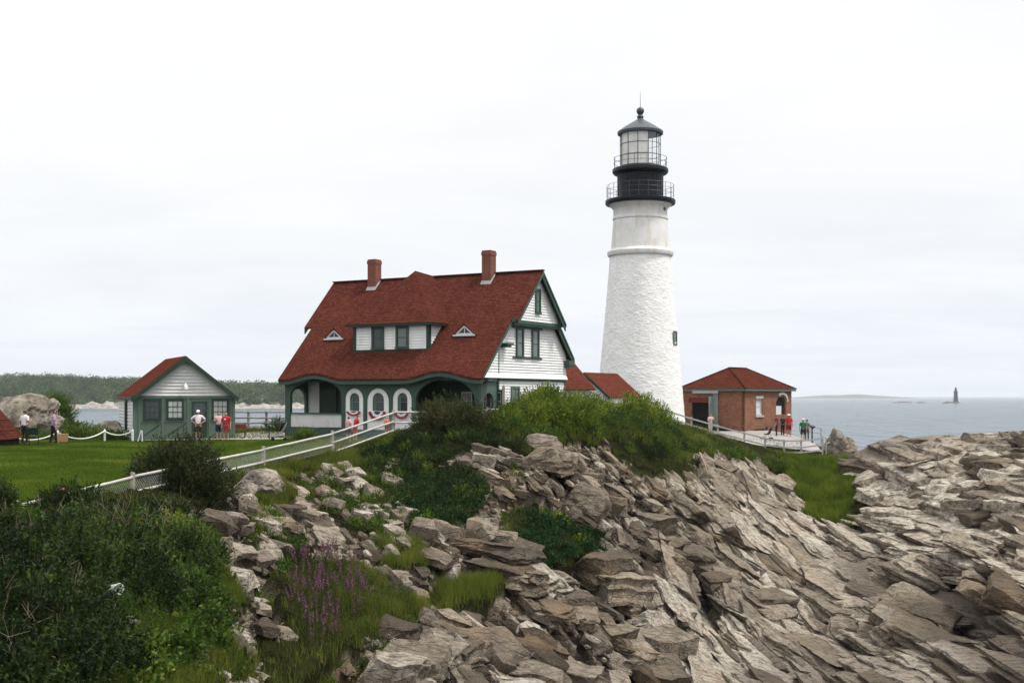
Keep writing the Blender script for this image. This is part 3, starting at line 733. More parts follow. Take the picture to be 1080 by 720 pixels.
# ------------------------------------------------------------------ wall helpers
def arch_top(o,s):
    k=max(0.0,1-((s-o['c'])/(o['w']/2))**2); return o['zs']+o.get('rise',0)*math.sqrt(k)
def arch_wall(mb,O,S,N,s0,s1,zb,zt,ops,th,step=.10,m=0):
    """wall in the plane O + s*S + z*Z, face towards N, with arched or square openings and real reveals"""
    O=Vector(O); S=Vector(S); N=Vector(N)
    ztf=zt if callable(zt) else (lambda s: zt)
    P=lambda s,z,d=0: O+S*s+Vector((0,0,z))-N*d
    br={s0,s1}
    for o in ops: br|={o['c']-o['w']/2,o['c']+o['w']/2}
    br=sorted(br); ss=[]
    for a,b in zip(br,br[1:]):
        k=max(1,int((b-a)/step))
        arch=[o for o in ops if o['c']-o['w']/2<=a+1e-6 and o['c']+o['w']/2>=b-1e-6]
        for i in range(k):
            u=i/k
            if arch: u=.5-.5*math.cos(PI*u)
            ss.append(a+(b-a)*u)
    ss.append(s1)
    for a,b in zip(ss,ss[1:]):
        mid=(a+b)/2
        op=[o for o in ops if abs(mid-o['c'])<o['w']/2]
        if not op:
            iv=[(zb,zb,ztf(a),ztf(b))]
        else:
            o=op[0]; ta,tb=arch_top(o,a),arch_top(o,b)
            iv=[]
            if o['zb']>zb+1e-3: iv.append((zb,zb,o['zb'],o['zb'])); mb.poly([P(a,o['zb']),P(b,o['zb']),P(b,o['zb'],th),P(a,o['zb'],th)],m)
            iv.append((ta,tb,ztf(a),ztf(b))); mb.poly([P(b,tb),P(a,ta),P(a,ta,th),P(b,tb,th)],m)
        for (za,zb2,zc,zd) in iv:
            mb.poly([P(a,za),P(b,zb2),P(b,zd),P(a,zc)],m)
            mb.poly([P(b,zb2,th),P(a,za,th),P(a,zc,th),P(b,zd,th)],m)
        mb.poly([P(a,ztf(a)),P(b,ztf(b)),P(b,ztf(b),th),P(a,ztf(a),th)],m)
    for o in ops:
        for sg,s in ((1,o['c']-o['w']/2),(-1,o['c']+o['w']/2)):
            q=[P(s,o['zb']),P(s,o['zb'],th),P(s,o['zs'],th),P(s,o['zs'])]
            mb.poly(q if sg>0 else q[::-1],m)
    for s in (s0,s1): mb.poly([P(s,zb),P(s,ztf(s)),P(s,ztf(s),th),P(s,zb,th)],m)

def clap(mb,O,S,N,poly,pitch=.155,out=.06,m=0):
    """lapped boards filling a convex outline given as (s,z)"""
    O=Vector(O); S=Vector(S); N=Vector(N)
    z0=min(p[1] for p in poly); z1=max(p[1] for p in poly)
    def span(z):
        xs_=[]
        for (a,za),(b,zb) in zip(poly,poly[1:]+poly[:1]):
            if abs(za-zb)<1e-6:
                if abs(za-z)<1e-6: xs_+= [a,b]
            elif min(za,zb)-1e-6<=z<=max(za,zb)+1e-6: xs_.append(a+(b-a)*(z-za)/(zb-za))
        return (min(xs_),max(xs_)) if xs_ else None
    z=z0
    while z<z1-1e-4:
        t=min(z+pitch,z1); A=span(z+1e-5); B=span(t-1e-5)
        if A and B:
            P=lambda s,zz,d: O+S*s+Vector((0,0,zz))+N*d
            mb.poly([P(A[0],z,out),P(A[1],z,out),P(B[1],t,.006),P(B[0],t,.006)],m)
            mb.poly([P(A[0],z,0),P(A[1],z,0),P(A[1],z,out),P(A[0],z,out)],m)
            for a,b in ((A[0],B[0]),(A[1],B[1])): mb.poly([P(a,z,0),P(a,z,out),P(b,t,.006),P(b,t,0)],m)
        z=t
    mb.poly([O+S*s+Vector((0,0,zz))-N*.02 for s,zz in poly],m)

def window(parent,O,S,N,c,zc,w,h,case,sash,pane,nx=1,nz=2,cas=.11,proud=.06,sill=True,name='window'):
    O=Vector(O);S=Vector(S);N=Vector(N);Z=Vector((0,0,1))
    C=O+S*c+Z*zc
    def bx(mb,s0,s1,z0,z1,d0,d1,m=0):
        lo=[C+S*s0+Z*z0+N*d0,C+S*s1+Z*z0+N*d0,C+S*s1+Z*z0+N*d1,C+S*s0+Z*z0+N*d1]
        mb.hexa(lo,[p+Z*(z1-z0) for p in lo],m)
    b=MB(); W=w/2;H=h/2
    bx(b,-W-cas,-W,-H,H+cas*1.2,0,proud); bx(b,W,W+cas,-H,H+cas*1.2,0,proud)
    bx(b,-W,W,H,H+cas*1.2,0,proud)
    bx(b,-W-cas*1.2,W+cas*1.2,-H-.08,-H,0,proud+.05 if sill else proud)
    o=b.build(name,case,parent,bevel=.006)
    b=MB(); sw=.045
    bx(b,-W,-W+sw,-H,H,.006,.036);bx(b,W-sw,W,-H,H,.006,.036);bx(b,-W+sw,W-sw,-H,-H+sw,.006,.036);bx(b,-W+sw,W-sw,H-sw,H,.006,.036)
    for i in range(1,nx): s=-W+sw+(w-2*sw)*i/nx; bx(b,s-.012,s+.012,-H+sw,H-sw,.010,.030)
    for i in range(1,nz): z=-H+sw+(h-2*sw)*i/nz; bx(b,-W+sw,W-sw,z-.016,z+.016,.008,.033)
    b.build('sash',sash,o)
    b=MB(); bx(b,-W+sw*.5,W-sw*.5,-H+sw*.5,H-sw*.5,.002,.012); b.build('pane',pane,o)
    return o

# ------------------------------------------------------------------ keeper's house
TH=R(-29.8)
house=thing('keepers_house',"large white and green keeper's house with a steep red shingle roof and two chimneys",'house',(-1.62,66,0),TH)
ec,es=math.cos(TH),math.sin(TH)
def hX(px,Y):
    r=(px-CX)/F
    return (r*(66+ec*Y)+1.62+es*Y)/(ec-es*r)          # column in the photo -> length along the front
def hz(py,X,Y): return CAMZ+(HZ-py)*(66+es*X+ec*Y)/F
SL=1.02; ZE=3.47; RY=6.12; ZR=ZE+SL*RY
def rz_(Y): return ZE+SL*Y if Y<=RY else ZR-SL*(Y-RY)
XL=-14.1
e1=hX(330,0); e2=hX(463,0)
def brow(X):
    r=0
    for c,w,h in ((e1,2.25,.34),(e2,2.5,.40)):
        u=abs(X-c)/w
        if u<1: r+=h*.5*(1+math.cos(PI*u))
    return r
# roof: a thick skin, lifted in two eyebrows along the front eave
b=MB(); xsr=np.linspace(XL,0,142); ysr=[0,.12,.3,.6,1.0,1.5,2.0,2.6,3.19,4,5,RY]
def ztop(X,Y): return rz_(Y)+brow(X)*max(0,1-(Y/2.4))**1.6
T=.13
for i in range(len(xsr)-1):
    for j in range(len(ysr)-1):
        a,c=xsr[i],xsr[i+1]; y0,y1=ysr[j],ysr[j+1]
        b.poly([(a,y0,ztop(a,y0)),(c,y0,ztop(c,y0)),(c,y1,ztop(c,y1)),(a,y1,ztop(a,y1))])
        b.poly([(a,y0,ztop(a,y0)-T),(a,y1,ztop(a,y1)-T),(c,y1,ztop(c,y1)-T),(c,y0,ztop(c,y0)-T)])
    a,c=xsr[i],xsr[i+1]
    b.poly([(a,0,ztop(a,0)-T),(c,0,ztop(c,0)-T),(c,0,ztop(c,0)),(a,0,ztop(a,0))])
for X in (XL,0):
    for j in range(len(ysr)-1):
        y0,y1=ysr[j],ysr[j+1]; b.poly([(X,y0,ztop(X,y0)-T),(X,y1,ztop(X,y1)-T),(X,y1,ztop(X,y1)),(X,y0,ztop(X,y0))])
YB=10.9
def slab(b,x0,x1,y0,y1,t=T):
    lo=[(x0,y0,rz_(y0)-t),(x1,y0,rz_(y0)-t),(x1,y1,rz_(y1)-t),(x0,y1,rz_(y1)-t)]
    b.hexa(lo,[(x,y,z+t) for x,y,z in lo])
slab(b,XL,0,RY,YB)
XO=.45; XOL=XL-.63; YF,YK=3.19,8.95
for x0,x1 in ((0.001,XO),(XOL,XL-.001)):
    slab(b,x0,x1,YF,RY); slab(b,x0,x1,RY,YK)
roof=b.build('roof',M['roof'],house)
b=MB(); b.beam((XOL-.02,RY,ZR+.02),(XO+.02,RY,ZR+.02),.26,.07); b.build('ridge_cap',M['roof'],roof)
# barge boards and soffits
b=MB()
def barge(x,y0,y1,dep=.36,th=.07):
    z0,z1=rz_(y0)-T,rz_(y1)-T
    lo=[(x-th,y0,z0-dep),(x,y0,z0-dep),(x,y1,z1-dep),(x-th,y1,z1-dep)]
    b.hexa(lo,[(p[0],p[1],p[2]+dep) for p in lo])
    lo=[(x-.03,y0,z0+T*.25),(x+.05,y0,z0+T*.25),(x+.05,y1,z1+T*.25),(x-.03,y1,z1+T*.25)]
    lo=[(x,y0,z0-.10),(x+.045,y0,z0-.10),(x+.045,y1,z1-.10),(x,y1,z1-.10)]
    b.hexa(lo,[(p[0],p[1],p[2]+.16) for p in lo])
barge(XO,YF,RY,.07,.05); barge(XO,RY,YK); barge(XOL+.07,YF,RY,.3); barge(XOL+.07,RY,YK,.3)
barge(0,.1,YF,.06,.05); barge(0,YK,YB,.36); barge(XL+.07,.1,YF,.3); barge(XL+.07,YK,YB,.3)
b.each('bargeboard',M['green'],house)
b=MB()
for x0,x1,y0,y1 in ((.09,XO-.07,YF,RY),(.09,XO-.07,RY,YK),(-.33,-.08,YK,YB)):
    lo=[(x0,y0,rz_(y0)-T-.05),(x1,y0,rz_(y0)-T-.05),(x1,y1,rz_(y1)-T-.05),(x0,y1,rz_(y1)-T-.05)]
    b.hexa(lo,[(x,y,z+.045) for x,y,z in lo])
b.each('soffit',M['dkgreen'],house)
# back eave return block and the two cornice returns on the gable
b=MB(); b.box((-.42,YB-.75,rz_(YB)-T-.36),(.05,YB+.02,rz_(YB)-T-.08)); b.box((-.40,YB-.65,rz_(YB)-T-.50),(.0,YB-.03,rz_(YB)-T-.36))
b.box((-.30,2.42,5.30),(.22,3.10,5.42)); b.box((-.30,2.50,5.20),(.12,3.0,5.30))
b.box((.06,YF-.05,6.60),(.26,YF+.32,6.80)); b.box((.06,YK-.42,6.58),(.30,YK+.1,6.88))
b.box((-.42,.42,3.28),(.16,1.35,3.40)); b.box((-.42,.50,3.20),(.06,1.25,3.28))
b.each('cornice_return',M['green'],house)
# walls
SX,SY=(1,0,0),(0,1,0)
b=MB()
clap(b,(-.45,0,0),SY,(1,0,0),[(2.46,.1),(10.45,.1),(10.45,3.34),(2.46,3.34)])
clap(b,(-.36,0,0),SY,(1,0,0),[(.55,3.52),(10.45,3.52),(10.45,4.98),(8.80,6.60),(3.25,6.60)])
b.poly([(-.30,.5,3.52),(-.24,.5,3.48),(-.24,10.45,3.48),(-.30,10.45,3.52)])
lo=[(-.36,.5,3.48),(-.20,.5,3.48),(-.20,10.46,3.48),(-.36,10.46,3.48)]; b.hexa(lo,[(-.36,.6,3.80),(-.335,.6,3.80),(-.335,10.46,3.80),(-.36,10.46,3.80)])
clap(b,(.06,0,0),SY,(1,0,0),[(3.35,6.76),(8.89,6.76),(6.12,9.46)])
clap(b,(-13.9,0,0),(0,1,0),(-1,0,0),[(2.46,.1),(10.45,.1),(10.45,4.98),(6.12,9.4),(2.46,5.7)])
clap(b,(0,10.45,0),(1,0,0),(0,1,0),[(-13.88,.1),(-.46,.1),(-.46,4.9),(-13.88,4.9)])
wall=b.build('wall',M['white'],house)
b=MB(); b.box((-.35,3.3,6.45),(.10,8.95,6.56)); b.box((-.30,3.25,6.56),(.16,9.0,6.745)); b.each('belt_course',M['green'],house)
b=MB(); b.box((-.46,2.40,3.34),(-.33,10.5,3.475)); b.box((-.52,2.34,-.1),(-.37,2.50,3.34)); b.box((-.52,10.38,-.1),(-.37,10.52,3.34)); b.each('corner_board',M['green'],house)
b=MB(); b.box((-.37,2.30,3.5),(-.30,2.38,5.25)); b.build('downpipe',M['ltgreen'],house)
b=MB(); b.box((-13.95,.35,-.7),(-.40,10.5,.09)); b.build('foundation',M['concrete'],house)
# gable windows
O_=(-.36,0,0)
ya=4.55
window(house,(-.296,0,0),SY,(1,0,0),4.66,5.50,.62,1.55,M['green'],M['dkgreen'],M['dim_glass'],1,2,.13)
window(house,(-.296,0,0),SY,(1,0,0),6.50,5.50,.62,1.55,M['green'],M['dkgreen'],M['dim_glass'],1,2,.13)
b=MB(); b.box((-.298,3.85,6.33),(-.23,7.3,6.45)); b.box((-.298,3.85,4.62),(-.25,7.3,4.70)); b.each('window_board',M['green'],house)
window(house,(.124,0,0),SY,(1,0,0),6.05,7.92,.42,1.25,M['green'],M['dkgreen'],M['ltgreen'],1,2,.10)
window(house,(-.386,0,0),SY,(1,0,0),4.3,2.05,.72,1.7,M['ltgreen'],M['green'],M['dim_glass'],2,3,.12)
window(house,(-.386,0,0),SY,(1,0,0),7.6,2.05,.72,1.7,M['ltgreen'],M['green'],M['dim_glass'],2,3,.12)
# porch front
YP=.45
def px2s(px): return hX(px,YP)
def oz(py,X): return hz(py,X,YP)
a0,a1=px2s(306),px2s(360); d0,d1=px2s(438.5),px2s(501)
ops=[dict(c=(a0+a1)/2,w=a1-a0,zb=.62,zs=2.45,rise=.98), dict(c=(d0+d1)/2,w=d1-d0,zb=.62,zs=2.2,rise=1.2)]
win=[(364,383),(387,410),(414,434)]
for l,r in win:
    s0,s1=px2s(l),px2s(r); ops.append(dict(c=(s0+s1)/2,w=s1-s0,zb=.55,zs=2.92-(s1-s0)/2,rise=(s1-s0)/2))
XR=-.45
b=MB(); arch_wall(b,(0,YP,0),SX,(0,-1,0),-13.95,XR,.1,lambda s: 3.36+brow(s)*.92,ops,.20)
b.build('porch_wall',M['green'],house)
# porch ends
b=MB(); arch_wall(b,(XR,0,0),SY,(1,0,0),YP+.2,2.46,.1,3.30,[dict(c=1.5,w=1.05,zb=.6,zs=2.1,rise=.55)],.16); b.build('porch_end',M['ltgreen'],house)
b=MB(); arch_wall(b,(-13.95,0,0),SY,(-1,0,0),YP+.2,2.46,.1,3.35,[dict(c=1.5,w=1.45,zb=1.35,zs=2.2,rise=.72)],.16); b.build('porch_end',M['green'],house)
# fascia that follows the eyebrows
b=MB()
for i in range(len(xsr)-1):
    a,c=xsr[i],xsr[i+1]
    if c>-.02: c=-.02
    za,zc=ztop(a,0)-T,ztop(c,0)-T
    lo=[(a,.03,za-.20),(c,.03,zc-.20),(c,.12,zc-.20),(a,.12,za-.20)]
    b.hexa(lo,[(a,.03,za),(c,.03,zc),(c,.12,zc+.1),(a,.12,za+.1)])
    lo=[(a,.12,za-.09),(c,.12,zc-.09),(c,YP-.005,zc-.06),(a,YP-.005,za-.06)]
    b.hexa(lo,[(p[0],p[1],p[2]+.05) for p in lo])
b.build('fascia',M['green'],house)
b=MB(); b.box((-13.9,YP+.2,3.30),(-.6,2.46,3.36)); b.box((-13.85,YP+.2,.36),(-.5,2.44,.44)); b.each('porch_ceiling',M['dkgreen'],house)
# beadboard panel below the big arches
for s0,s1 in ((a0,a1),(d0,d1)):
    b=MB(); n=int((s1-s0)/.11)
    for k in range(n):
        u0=s0+(s1-s0)*k/n; u1=s0+(s1-s0)*(k+1)/n
        b.box((u0+.006,YP+.06,.66),(u1-.006,YP+.10,1.42))
    b.box((s0,YP+.10,.66),(s1,YP+.12,1.42))
    o=b.build('porch_rail',M['cream'],house)
    b=MB(); b.box((s0-.02,YP-.02,1.42),(s1+.02,YP+.16,1.50)); b.build('cap_rail',M['green'],o)
# white boarded bays with arched windows
for l,r in win:
    s0,s1=px2s(l),px2s(r); c=(s0+s1)/2; w=s1-s0; iw=w*.52
    b=MB(); O2=(0,YP+.05,0)
    z=.56; 
    op=[dict(c=c,w=iw,zb=1.62,zs=2.66-iw/2,rise=iw/2)]
    outer=lambda s: (2.92-w/2)+math.sqrt(max(0,(w/2)**2-(s-c)**2))+.01
    arch_wall(b,O2,SX,(0,-1,0),s0+.005,s1-.005,.56,outer,op,.08,.06)
    z=.60
    while z<2.8:                                            # raised board edges, stopped round the window
        half=w/2 if z<2.92-w/2 else math.sqrt(max(.001,(w/2)**2-(z-(2.92-w/2))**2))
        ih=0 if z<1.56 else (iw/2+.02 if z<2.66-iw/2 else (math.sqrt(max(0,(iw/2)**2-(z-2.66+iw/2)**2))+.02 if z<2.66 else 0))
        for q0,q1 in (((c-half+.01,c-ih),(c+ih,c+half-.01)) if ih>0 else ((c-half+.01,c+half-.01),)):
            if q1-q0>.03:
                lo=[(q0,YP+.026,z),(q1,YP+.026,z),(q1,YP+.048,z),(q0,YP+.048,z)]
                b.hexa(lo,[(q0,YP+.044,z+.10),(q1,YP+.044,z+.10),(q1,YP+.048,z+.10),(q0,YP+.048,z+.10)])
        z+=.125
    bay=b.build('window',M['white'],house)
    b=MB(); k=9; pts=[(c-iw/2,1.62)]+[(c-iw/2*math.cos(PI*i/k),2.66-iw/2+iw/2*math.sin(PI*i/k)) for i in range(k+1)]+[(c+iw/2,1.62)]
    b.poly([(s,YP+.115,zz) for s,zz in pts]); b.build('pane',M['glass'],bay)
    b=MB(); b.tube([(s*1.0+(c-s)*.06,YP+.09,zz) for s,zz in pts],.03,6); b.box((c-iw/2,YP+.08,2.12),(c+iw/2,YP+.105,2.16))
    b.box((c-.03 if False else c-iw*.42,YP+.10,1.62),(c-iw*.22,YP+.108,2.5)); b.build('sash',M['ltgreen'],bay)
    b=MB(); b.box((c-iw/2-.06,YP-.02,1.56),(c+iw/2+.06,YP+.06,1.62)); b.build('sill',M['white'],bay)
# main front wall behind the porch
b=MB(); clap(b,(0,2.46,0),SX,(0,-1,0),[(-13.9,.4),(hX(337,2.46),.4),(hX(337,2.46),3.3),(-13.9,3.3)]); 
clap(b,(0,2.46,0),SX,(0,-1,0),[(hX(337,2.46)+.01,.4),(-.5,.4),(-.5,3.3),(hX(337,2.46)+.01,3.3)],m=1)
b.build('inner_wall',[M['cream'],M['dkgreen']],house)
dx0=hX(338,2.4)
b=MB(); b.box((dx0,2.33,.44),(dx0+1.25,2.42,2.9)); b.box((dx0+1.5,2.33,.44),(dx0+2.6,2.42,2.9)); b.each('door',M['dkgreen'],house)
for k in (0,1,2):
    window(house,(0,2.42,0),SX,(0,-1,0),(d0+d1)/2+.2+k*.95,1.95,.7,1.5,M['dkgreen'],M['cream'],M['glass'],2,3,.1)
# dormer
DX0,DX1,DY=-9.7,-4.5,1.66
dorm=None
b=MB()
clap(b,(0,DY,0),SX,(0,-1,0),[(DX0,5.16),(DX1,5.16),(DX1,6.50),(DX0,6.50)])
b.poly([(DX1,DY,5.1),(DX1,3.05,6.5),(DX1,DY,6.5)]); b.poly([(DX0,DY,5.1),(DX0,DY,6.5),(DX0,3.05,6.5)])
clap(b,(DX1,0,0),SY,(1,0,0),[(DY,5.30),(DY+.14,5.30),(2.98,6.5),(DY,6.5)])
dorm=b.build('dormer',M['white'],house)
b=MB()
ap=(-7.1,4.12,9.90); x0,x1,y0=DX0-.45,DX1+.45,1.25; ze=6.62
b.poly([(x0,y0,ze),(x1,y0,ze),ap]); b.poly([(x1,y0,ze),(x1,6.3,ze),(-7.1,6.25,9.74),ap]); b.poly([(x0,6.3,ze),(x0,y0,ze),ap,(-7.1,6.25,9.74)])
b.poly([(x0,y0,ze-.005),(x0,6.3,ze-.005),(x1,6.3,ze-.005),(x1,y0,ze-.005)])
b.build('roof',M['roof'],dorm)
b=MB(); b.box((x0+.04,y0+.04,ze-.13),(x1-.04,3.1,ze-.008)); 
b.box((DX0-.08,DY-.08,5.06),(DX0+.13,DY+.1,6.49)); b.box((DX1-.13,DY-.08,5.06),(DX1+.08,DY+.12,6.49)); b.box((DX0,DY-.09,5.06),(DX1,DY+.05,5.17))
b.build('trim',M['dkgreen'],dorm)
for pxa,pxb,pn in ((394.5,404,M['glass']),(420,430,M['dim_glass'])):
    s0,s1=hX(pxa,DY),hX(pxb,DY)
    window(dorm,(0,DY-.064,0),SX,(0,-1,0),(s0+s1)/2,5.82,(s1-s0),1.12,M['green'],M['dkgreen'],pn,1,2,.12)
# two little triangular eyebrow windows in the roof
for pxc in (353,490.5):
    Y=2.35; X=hX(pxc,Y); zb=rz_(Y)+.03
    b=MB(); hw,hh=.82,.66; back=Y+hh/SL+.25
    b.poly([(X-hw,Y-.12,zb-.02),(X,Y-.12,zb+hh),(X,back,zb+hh+.0),(X-hw,Y+.05,zb-.02)]); b.poly([(X,Y-.12,zb+hh),(X+hw,Y-.12,zb-.02),(X+hw,Y+.05,zb-.02),(X,back,zb+hh)])
    b.poly([(X-hw,Y-.12,zb-.02),(X-hw+.1,Y-.12,zb-.02),(X,Y-.12,zb+hh-.1),(X+hw-.1,Y-.12,zb-.02),(X+hw,Y-.12,zb-.02),(X,Y-.12,zb+hh)])
    dm=b.build('eyebrow_dormer',M['roof'],house)
    b=MB(); 
    for (p,q) in (((X-.55,zb+.06),(X,zb+.50)),((X,zb+.50),(X+.55,zb+.06)),((X-.55,zb+.06),(X+.55,zb+.06))): b.beam((p[0],Y-.06,p[1]),(q[0],Y-.06,q[1]),.06,.09)
    b.box((X-.72,Y-.16,zb-.06),(X+.72,Y-.02,zb+.035))
    b.beam((X,Y-.05,zb+.05),(X,Y-.05,zb+.48),.03,.03)
    b.build('frame',M['cream'],dm)
    b=MB(); b.poly([(X-.6,Y-.03,zb+.02),(X+.6,Y-.03,zb+.02),(X,Y-.03,zb+.53)]); b.build('pane',M['glass'],dm)
# chimneys
for X,Y,zt in ((-11.35,5.85,10.95),(-3.05,5.85,11.02)):
    b=MB(); w=.305; b.box((X-w,Y-w,ZR-1.0),(X+w,Y+w,zt-.28)); b.box((X-w-.03,Y-w-.03,zt-.28),(X+w+.03,Y+w+.03,zt-.1)); b.box((X-w,Y-w,zt-.1),(X+w,Y+w,zt))
    ch=b.build('chimney',M['chim'],house)
    b=MB(); b.box((X-.22,Y-.22,zt-.05),(X+.22,Y+.22,zt+.02)); b.build('flue',M['dark'],ch)
    b=MB(); zf=rz_(Y-w)
    b.hexa([(X-w-.05,Y-w-.12,zf-.10),(X+w+.05,Y-w-.12,zf-.10),(X+w+.05,Y+.24,rz_(Y+.24)+.0),(X-w-.05,Y+.24,rz_(Y+.24)+.0)],[(X-w-.02,Y-w-.02,zf+.10),(X+w+.02,Y-w-.02,zf+.10),(X+w+.02,Y+.26,rz_(Y+.26)+.08),(X-w-.02,Y+.26,rz_(Y+.26)+.08)])
    b.build('flashing',M['lead'],ch)
# rear wing
b=MB(); X0,X1,XRg=-6.2,-.62,-3.4; Y0,Y1=10.5,15.2; zr,ze2=6.0,2.95
for xa in (X0,X1):
    lo=[(xa,Y0,ze2-.12),(xa,Y1,ze2-.12),(XRg,Y1,zr-.12),(XRg,Y0,zr-.12)]; b.hexa(lo,[(x,y,z+.12) for x,y,z in lo])
wing=b.build('wing_roof',M['roof2'],house)
b=MB(); 
for N_,yy in (((0,1,0),Y1-.25),): clap(b,(0,yy,0),SX,N_,[(X0+.3,.1),(X1-.3,.1),(X1-.3,3.1),(XRg,5.7),(X0+.3,3.1)])
b.box((X1-.42,Y0,-.1),(X1-.3,Y1-.26,2.98)); b.box((X0+.3,Y0,-.1),(X0+.42,Y1-.26,2.98)); b.build('wing_wall',M['white'],house)

# ------------------------------------------------------------------ low passage building beside the tower
pas=thing('passage_house','small white shed with a red gable roof between the big house and the lighthouse','shed',(4.97,84,0),TH)
b=MB(); hw,L,zr,ze=1.95,5.2,4.10,2.46
for sg in (-1,1):
    lo=[(sg*hw,-.15,ze-.1),(sg*hw,L,ze-.1),(0,L,zr-.1),(0,-.15,zr-.1)]; b.hexa(lo,[(x,y,z+.1) for x,y,z in lo])
b.build('roof',M['roof2'],pas)
b=MB(); clap(b,(0,0.06,0),SX,(0,-1,0),[(-1.75,-.3),(1.75,-.3),(1.75,2.5),(0,3.92),(-1.75,2.5)]); clap(b,(1.74,0,0),SY,(1,0,0),[(.06,-.3),(L,-.3),(L,2.48),(.06,2.48)]); 
clap(b,(0,L-.05,0),SX,(0,1,0),[(-1.75,-.3),(1.75,-.3),(1.75,2.5),(0,3.92),(-1.75,2.5)]); b.box((-1.75,.1,-.3),(-1.65,L,2.48)); b.build('wall',M['white'],pas)
b=MB()
for sg in (-1,1):
    lo=[(sg*(hw+.02),-.21,ze-.24),(sg*(hw+.02),-.155,ze-.24),(0,-.155,zr-.24),(0,-.21,zr-.24)]; b.hexa(lo,[(x,y,z+.22) for x,y,z in lo])
b.each('bargeboard',M['dkgreen'],pas)

# ------------------------------------------------------------------ garage
gar=thing('garage','white gabled garage with green double doors, red roof and small paned windows','garage',(-18.8,70.8,0),R(25))
W,D=2.82,6.3; ZW=2.50; ZP=4.78; OV=.16
b=MB(); sl=(ZP-2.42)/(W+OV)
for sg in (-1,1):
    xe=sg*(W+OV); lo=[(xe,-.38,2.42-.11),(xe,D+.3,2.42-.11),(0,D+.3,ZP-.11),(0,-.38,ZP-.11)]; b.hexa(lo,[(x,y,z+.11) for x,y,z in lo])
b.build('roof',M['roof2'],gar)
b=MB(); clap(b,(0,0,0),SX,(0,-1,0),[(-W,ZW),(W,ZW),(0,ZP-.16)],.19,.07); clap(b,(-W,0,0),SY,(-1,0,0),[(0,-.1),(D,-.1),(D,2.42),(0,2.42)],.19,.07); clap(b,(W,0,0),SY,(1,0,0),[(0,-.1),(D,-.1),(D,2.42),(0,2.42)],.19,.07)
clap(b,(0,D,0),SX,(0,1,0),[(-W,-.1),(W,-.1),(W,2.5),(0,ZP-.16),(-W,2.5)],.15); b.build('wall',M['cream'],gar)
b=MB()
for sg in (-1,1):
    lo=[(sg*(W+OV+.02),-.44,2.42-.30),(sg*(W+OV+.02),-.385,2.42-.30),(0,-.385,ZP-.30),(0,-.44,ZP-.30)]; b.hexa(lo,[(x,y,z+.26) for x,y,z in lo])
    lo=[(sg*(W+OV),-.385,2.42-.16),(sg*(W+OV),0,2.42-.16),(0,0,ZP-.16),(0,-.385,ZP-.16)]; b.hexa(lo,[(x,y,z+.045) for x,y,z in lo])
    b.beam((sg*(W+OV+.03),-.4,2.36),(sg*(W+OV+.03),D+.3,2.36),.06,.14)
b.each('bargeboard',M['dkgreen'],gar)
def gs(px): return -W+(px-141.5)/104.8*2*W
b=MB(); b.box((-W-.02,-.07,-.15),(W+.02,.02,ZW-.01)); b.build('front_boarding',M['garage_green'],gar)
b=MB()
for px in (141.5,147,171,197,220.5,243,246):
    s=gs(px); b.box((s-.07,-.105,-.1),(s+.07,-.072,ZW-.16))
b.box((-W,-.115,ZW-.15),(W,-.072,ZW)); b.box((-W,-.10,-.1),(W,-.073,.08))
for a_,c_ in ((147,171),(171,197),(220.5,243)):
    x0,x1=gs(a_)+.07,gs(c_)-.07
    b.box((x0,-.10,1.0),(x1,-.073,1.12)); b.box((x0,-.10,.10),(x1,-.073,.2))
    b.beam((x0+.05,-.09,.2),(x1-.05,-.09,.98),.03,.10,up=(0,1,0))
b.build('door_framing',M['garage_green'],gar)
for pa,pb,pn in ((152,168,M['glass']),(175.5,192,M['curtain']),(223,239.5,M['curtain'])):
    s0,s1=gs(pa),gs(pb); window(gar,(0,-.072,0),SX,(0,-1,0),(s0+s1)/2,1.72,s1-s0-.05,1.02,M['dkgreen'],M['dkgreen'],pn,3,3,.07,.05)
s0,s1=gs(201),gs(217.5)
b=MB(); b.box((s0,-.085,.0),(s1,-.074,2.18)); dr=b.build('door',M['dkgreen'],gar)
b=MB(); b.box((s0+.12,-.092,1.25),(s1-.12,-.086,2.05)); b.build('pane',M['glass'],dr)
b=MB()
for i in (1,2): s=s0+.12+(s1-s0-.24)*i/3; b.box((s-.014,-.10,1.25),(s+.014,-.093,2.05))
for i in (1,2): z=1.25+.8*i/3; b.box((s0+.12,-.10,z-.014),(s1-.12,-.093,z+.014))
b.sphere((s1-.1,-.12,1.05),.035,8); b.build('muntin',M['garage_green'],dr)
window(gar,(-W-.074,0,0),SY,(-1,0,0),2.6,1.35,.5,1.6,M['dkgreen'],M['dkgreen'],M['glass'],1,2,.09,.05)
b=MB(); b.box((-.08,-.10,3.02),(.08,-.04,3.2)); b.tube([(0,-.10,3.16),(0,-.28,3.22),(0,-.34,3.12)],.025,8); b.lathe([(.05,.30),(.12,.14),(.13,.0),(.09,-.03)],12,(0,-.34,2.86)); b.build('gable_lamp',M['white'],gar)

# ------------------------------------------------------------------ lighthouse tower
TX_,TY_=10.2,98.0; k_=TY_/F
tower=thing('lighthouse','tall white conical stone lighthouse with a black lantern gallery on top','lighthouse',(TX_,TY_,0))
tz=lambda py: CAMZ+(HZ-py)*k_
zb_,zt_=-1.2,tz(270)
nz_,na=420,380
zz=np.linspace(zb_,zt_,nz_); aa=np.linspace(0,2*PI,na,endpoint=False)
rr=np.interp(zz,[tz(470),tz(440),tz(391),tz(335),tz(280),tz(268)],[3.74,3.50,3.20,2.80,2.46,2.40])
A_,Z_=np.meshgrid(aa,zz); R_=np.repeat(rr[:,None],na,1)
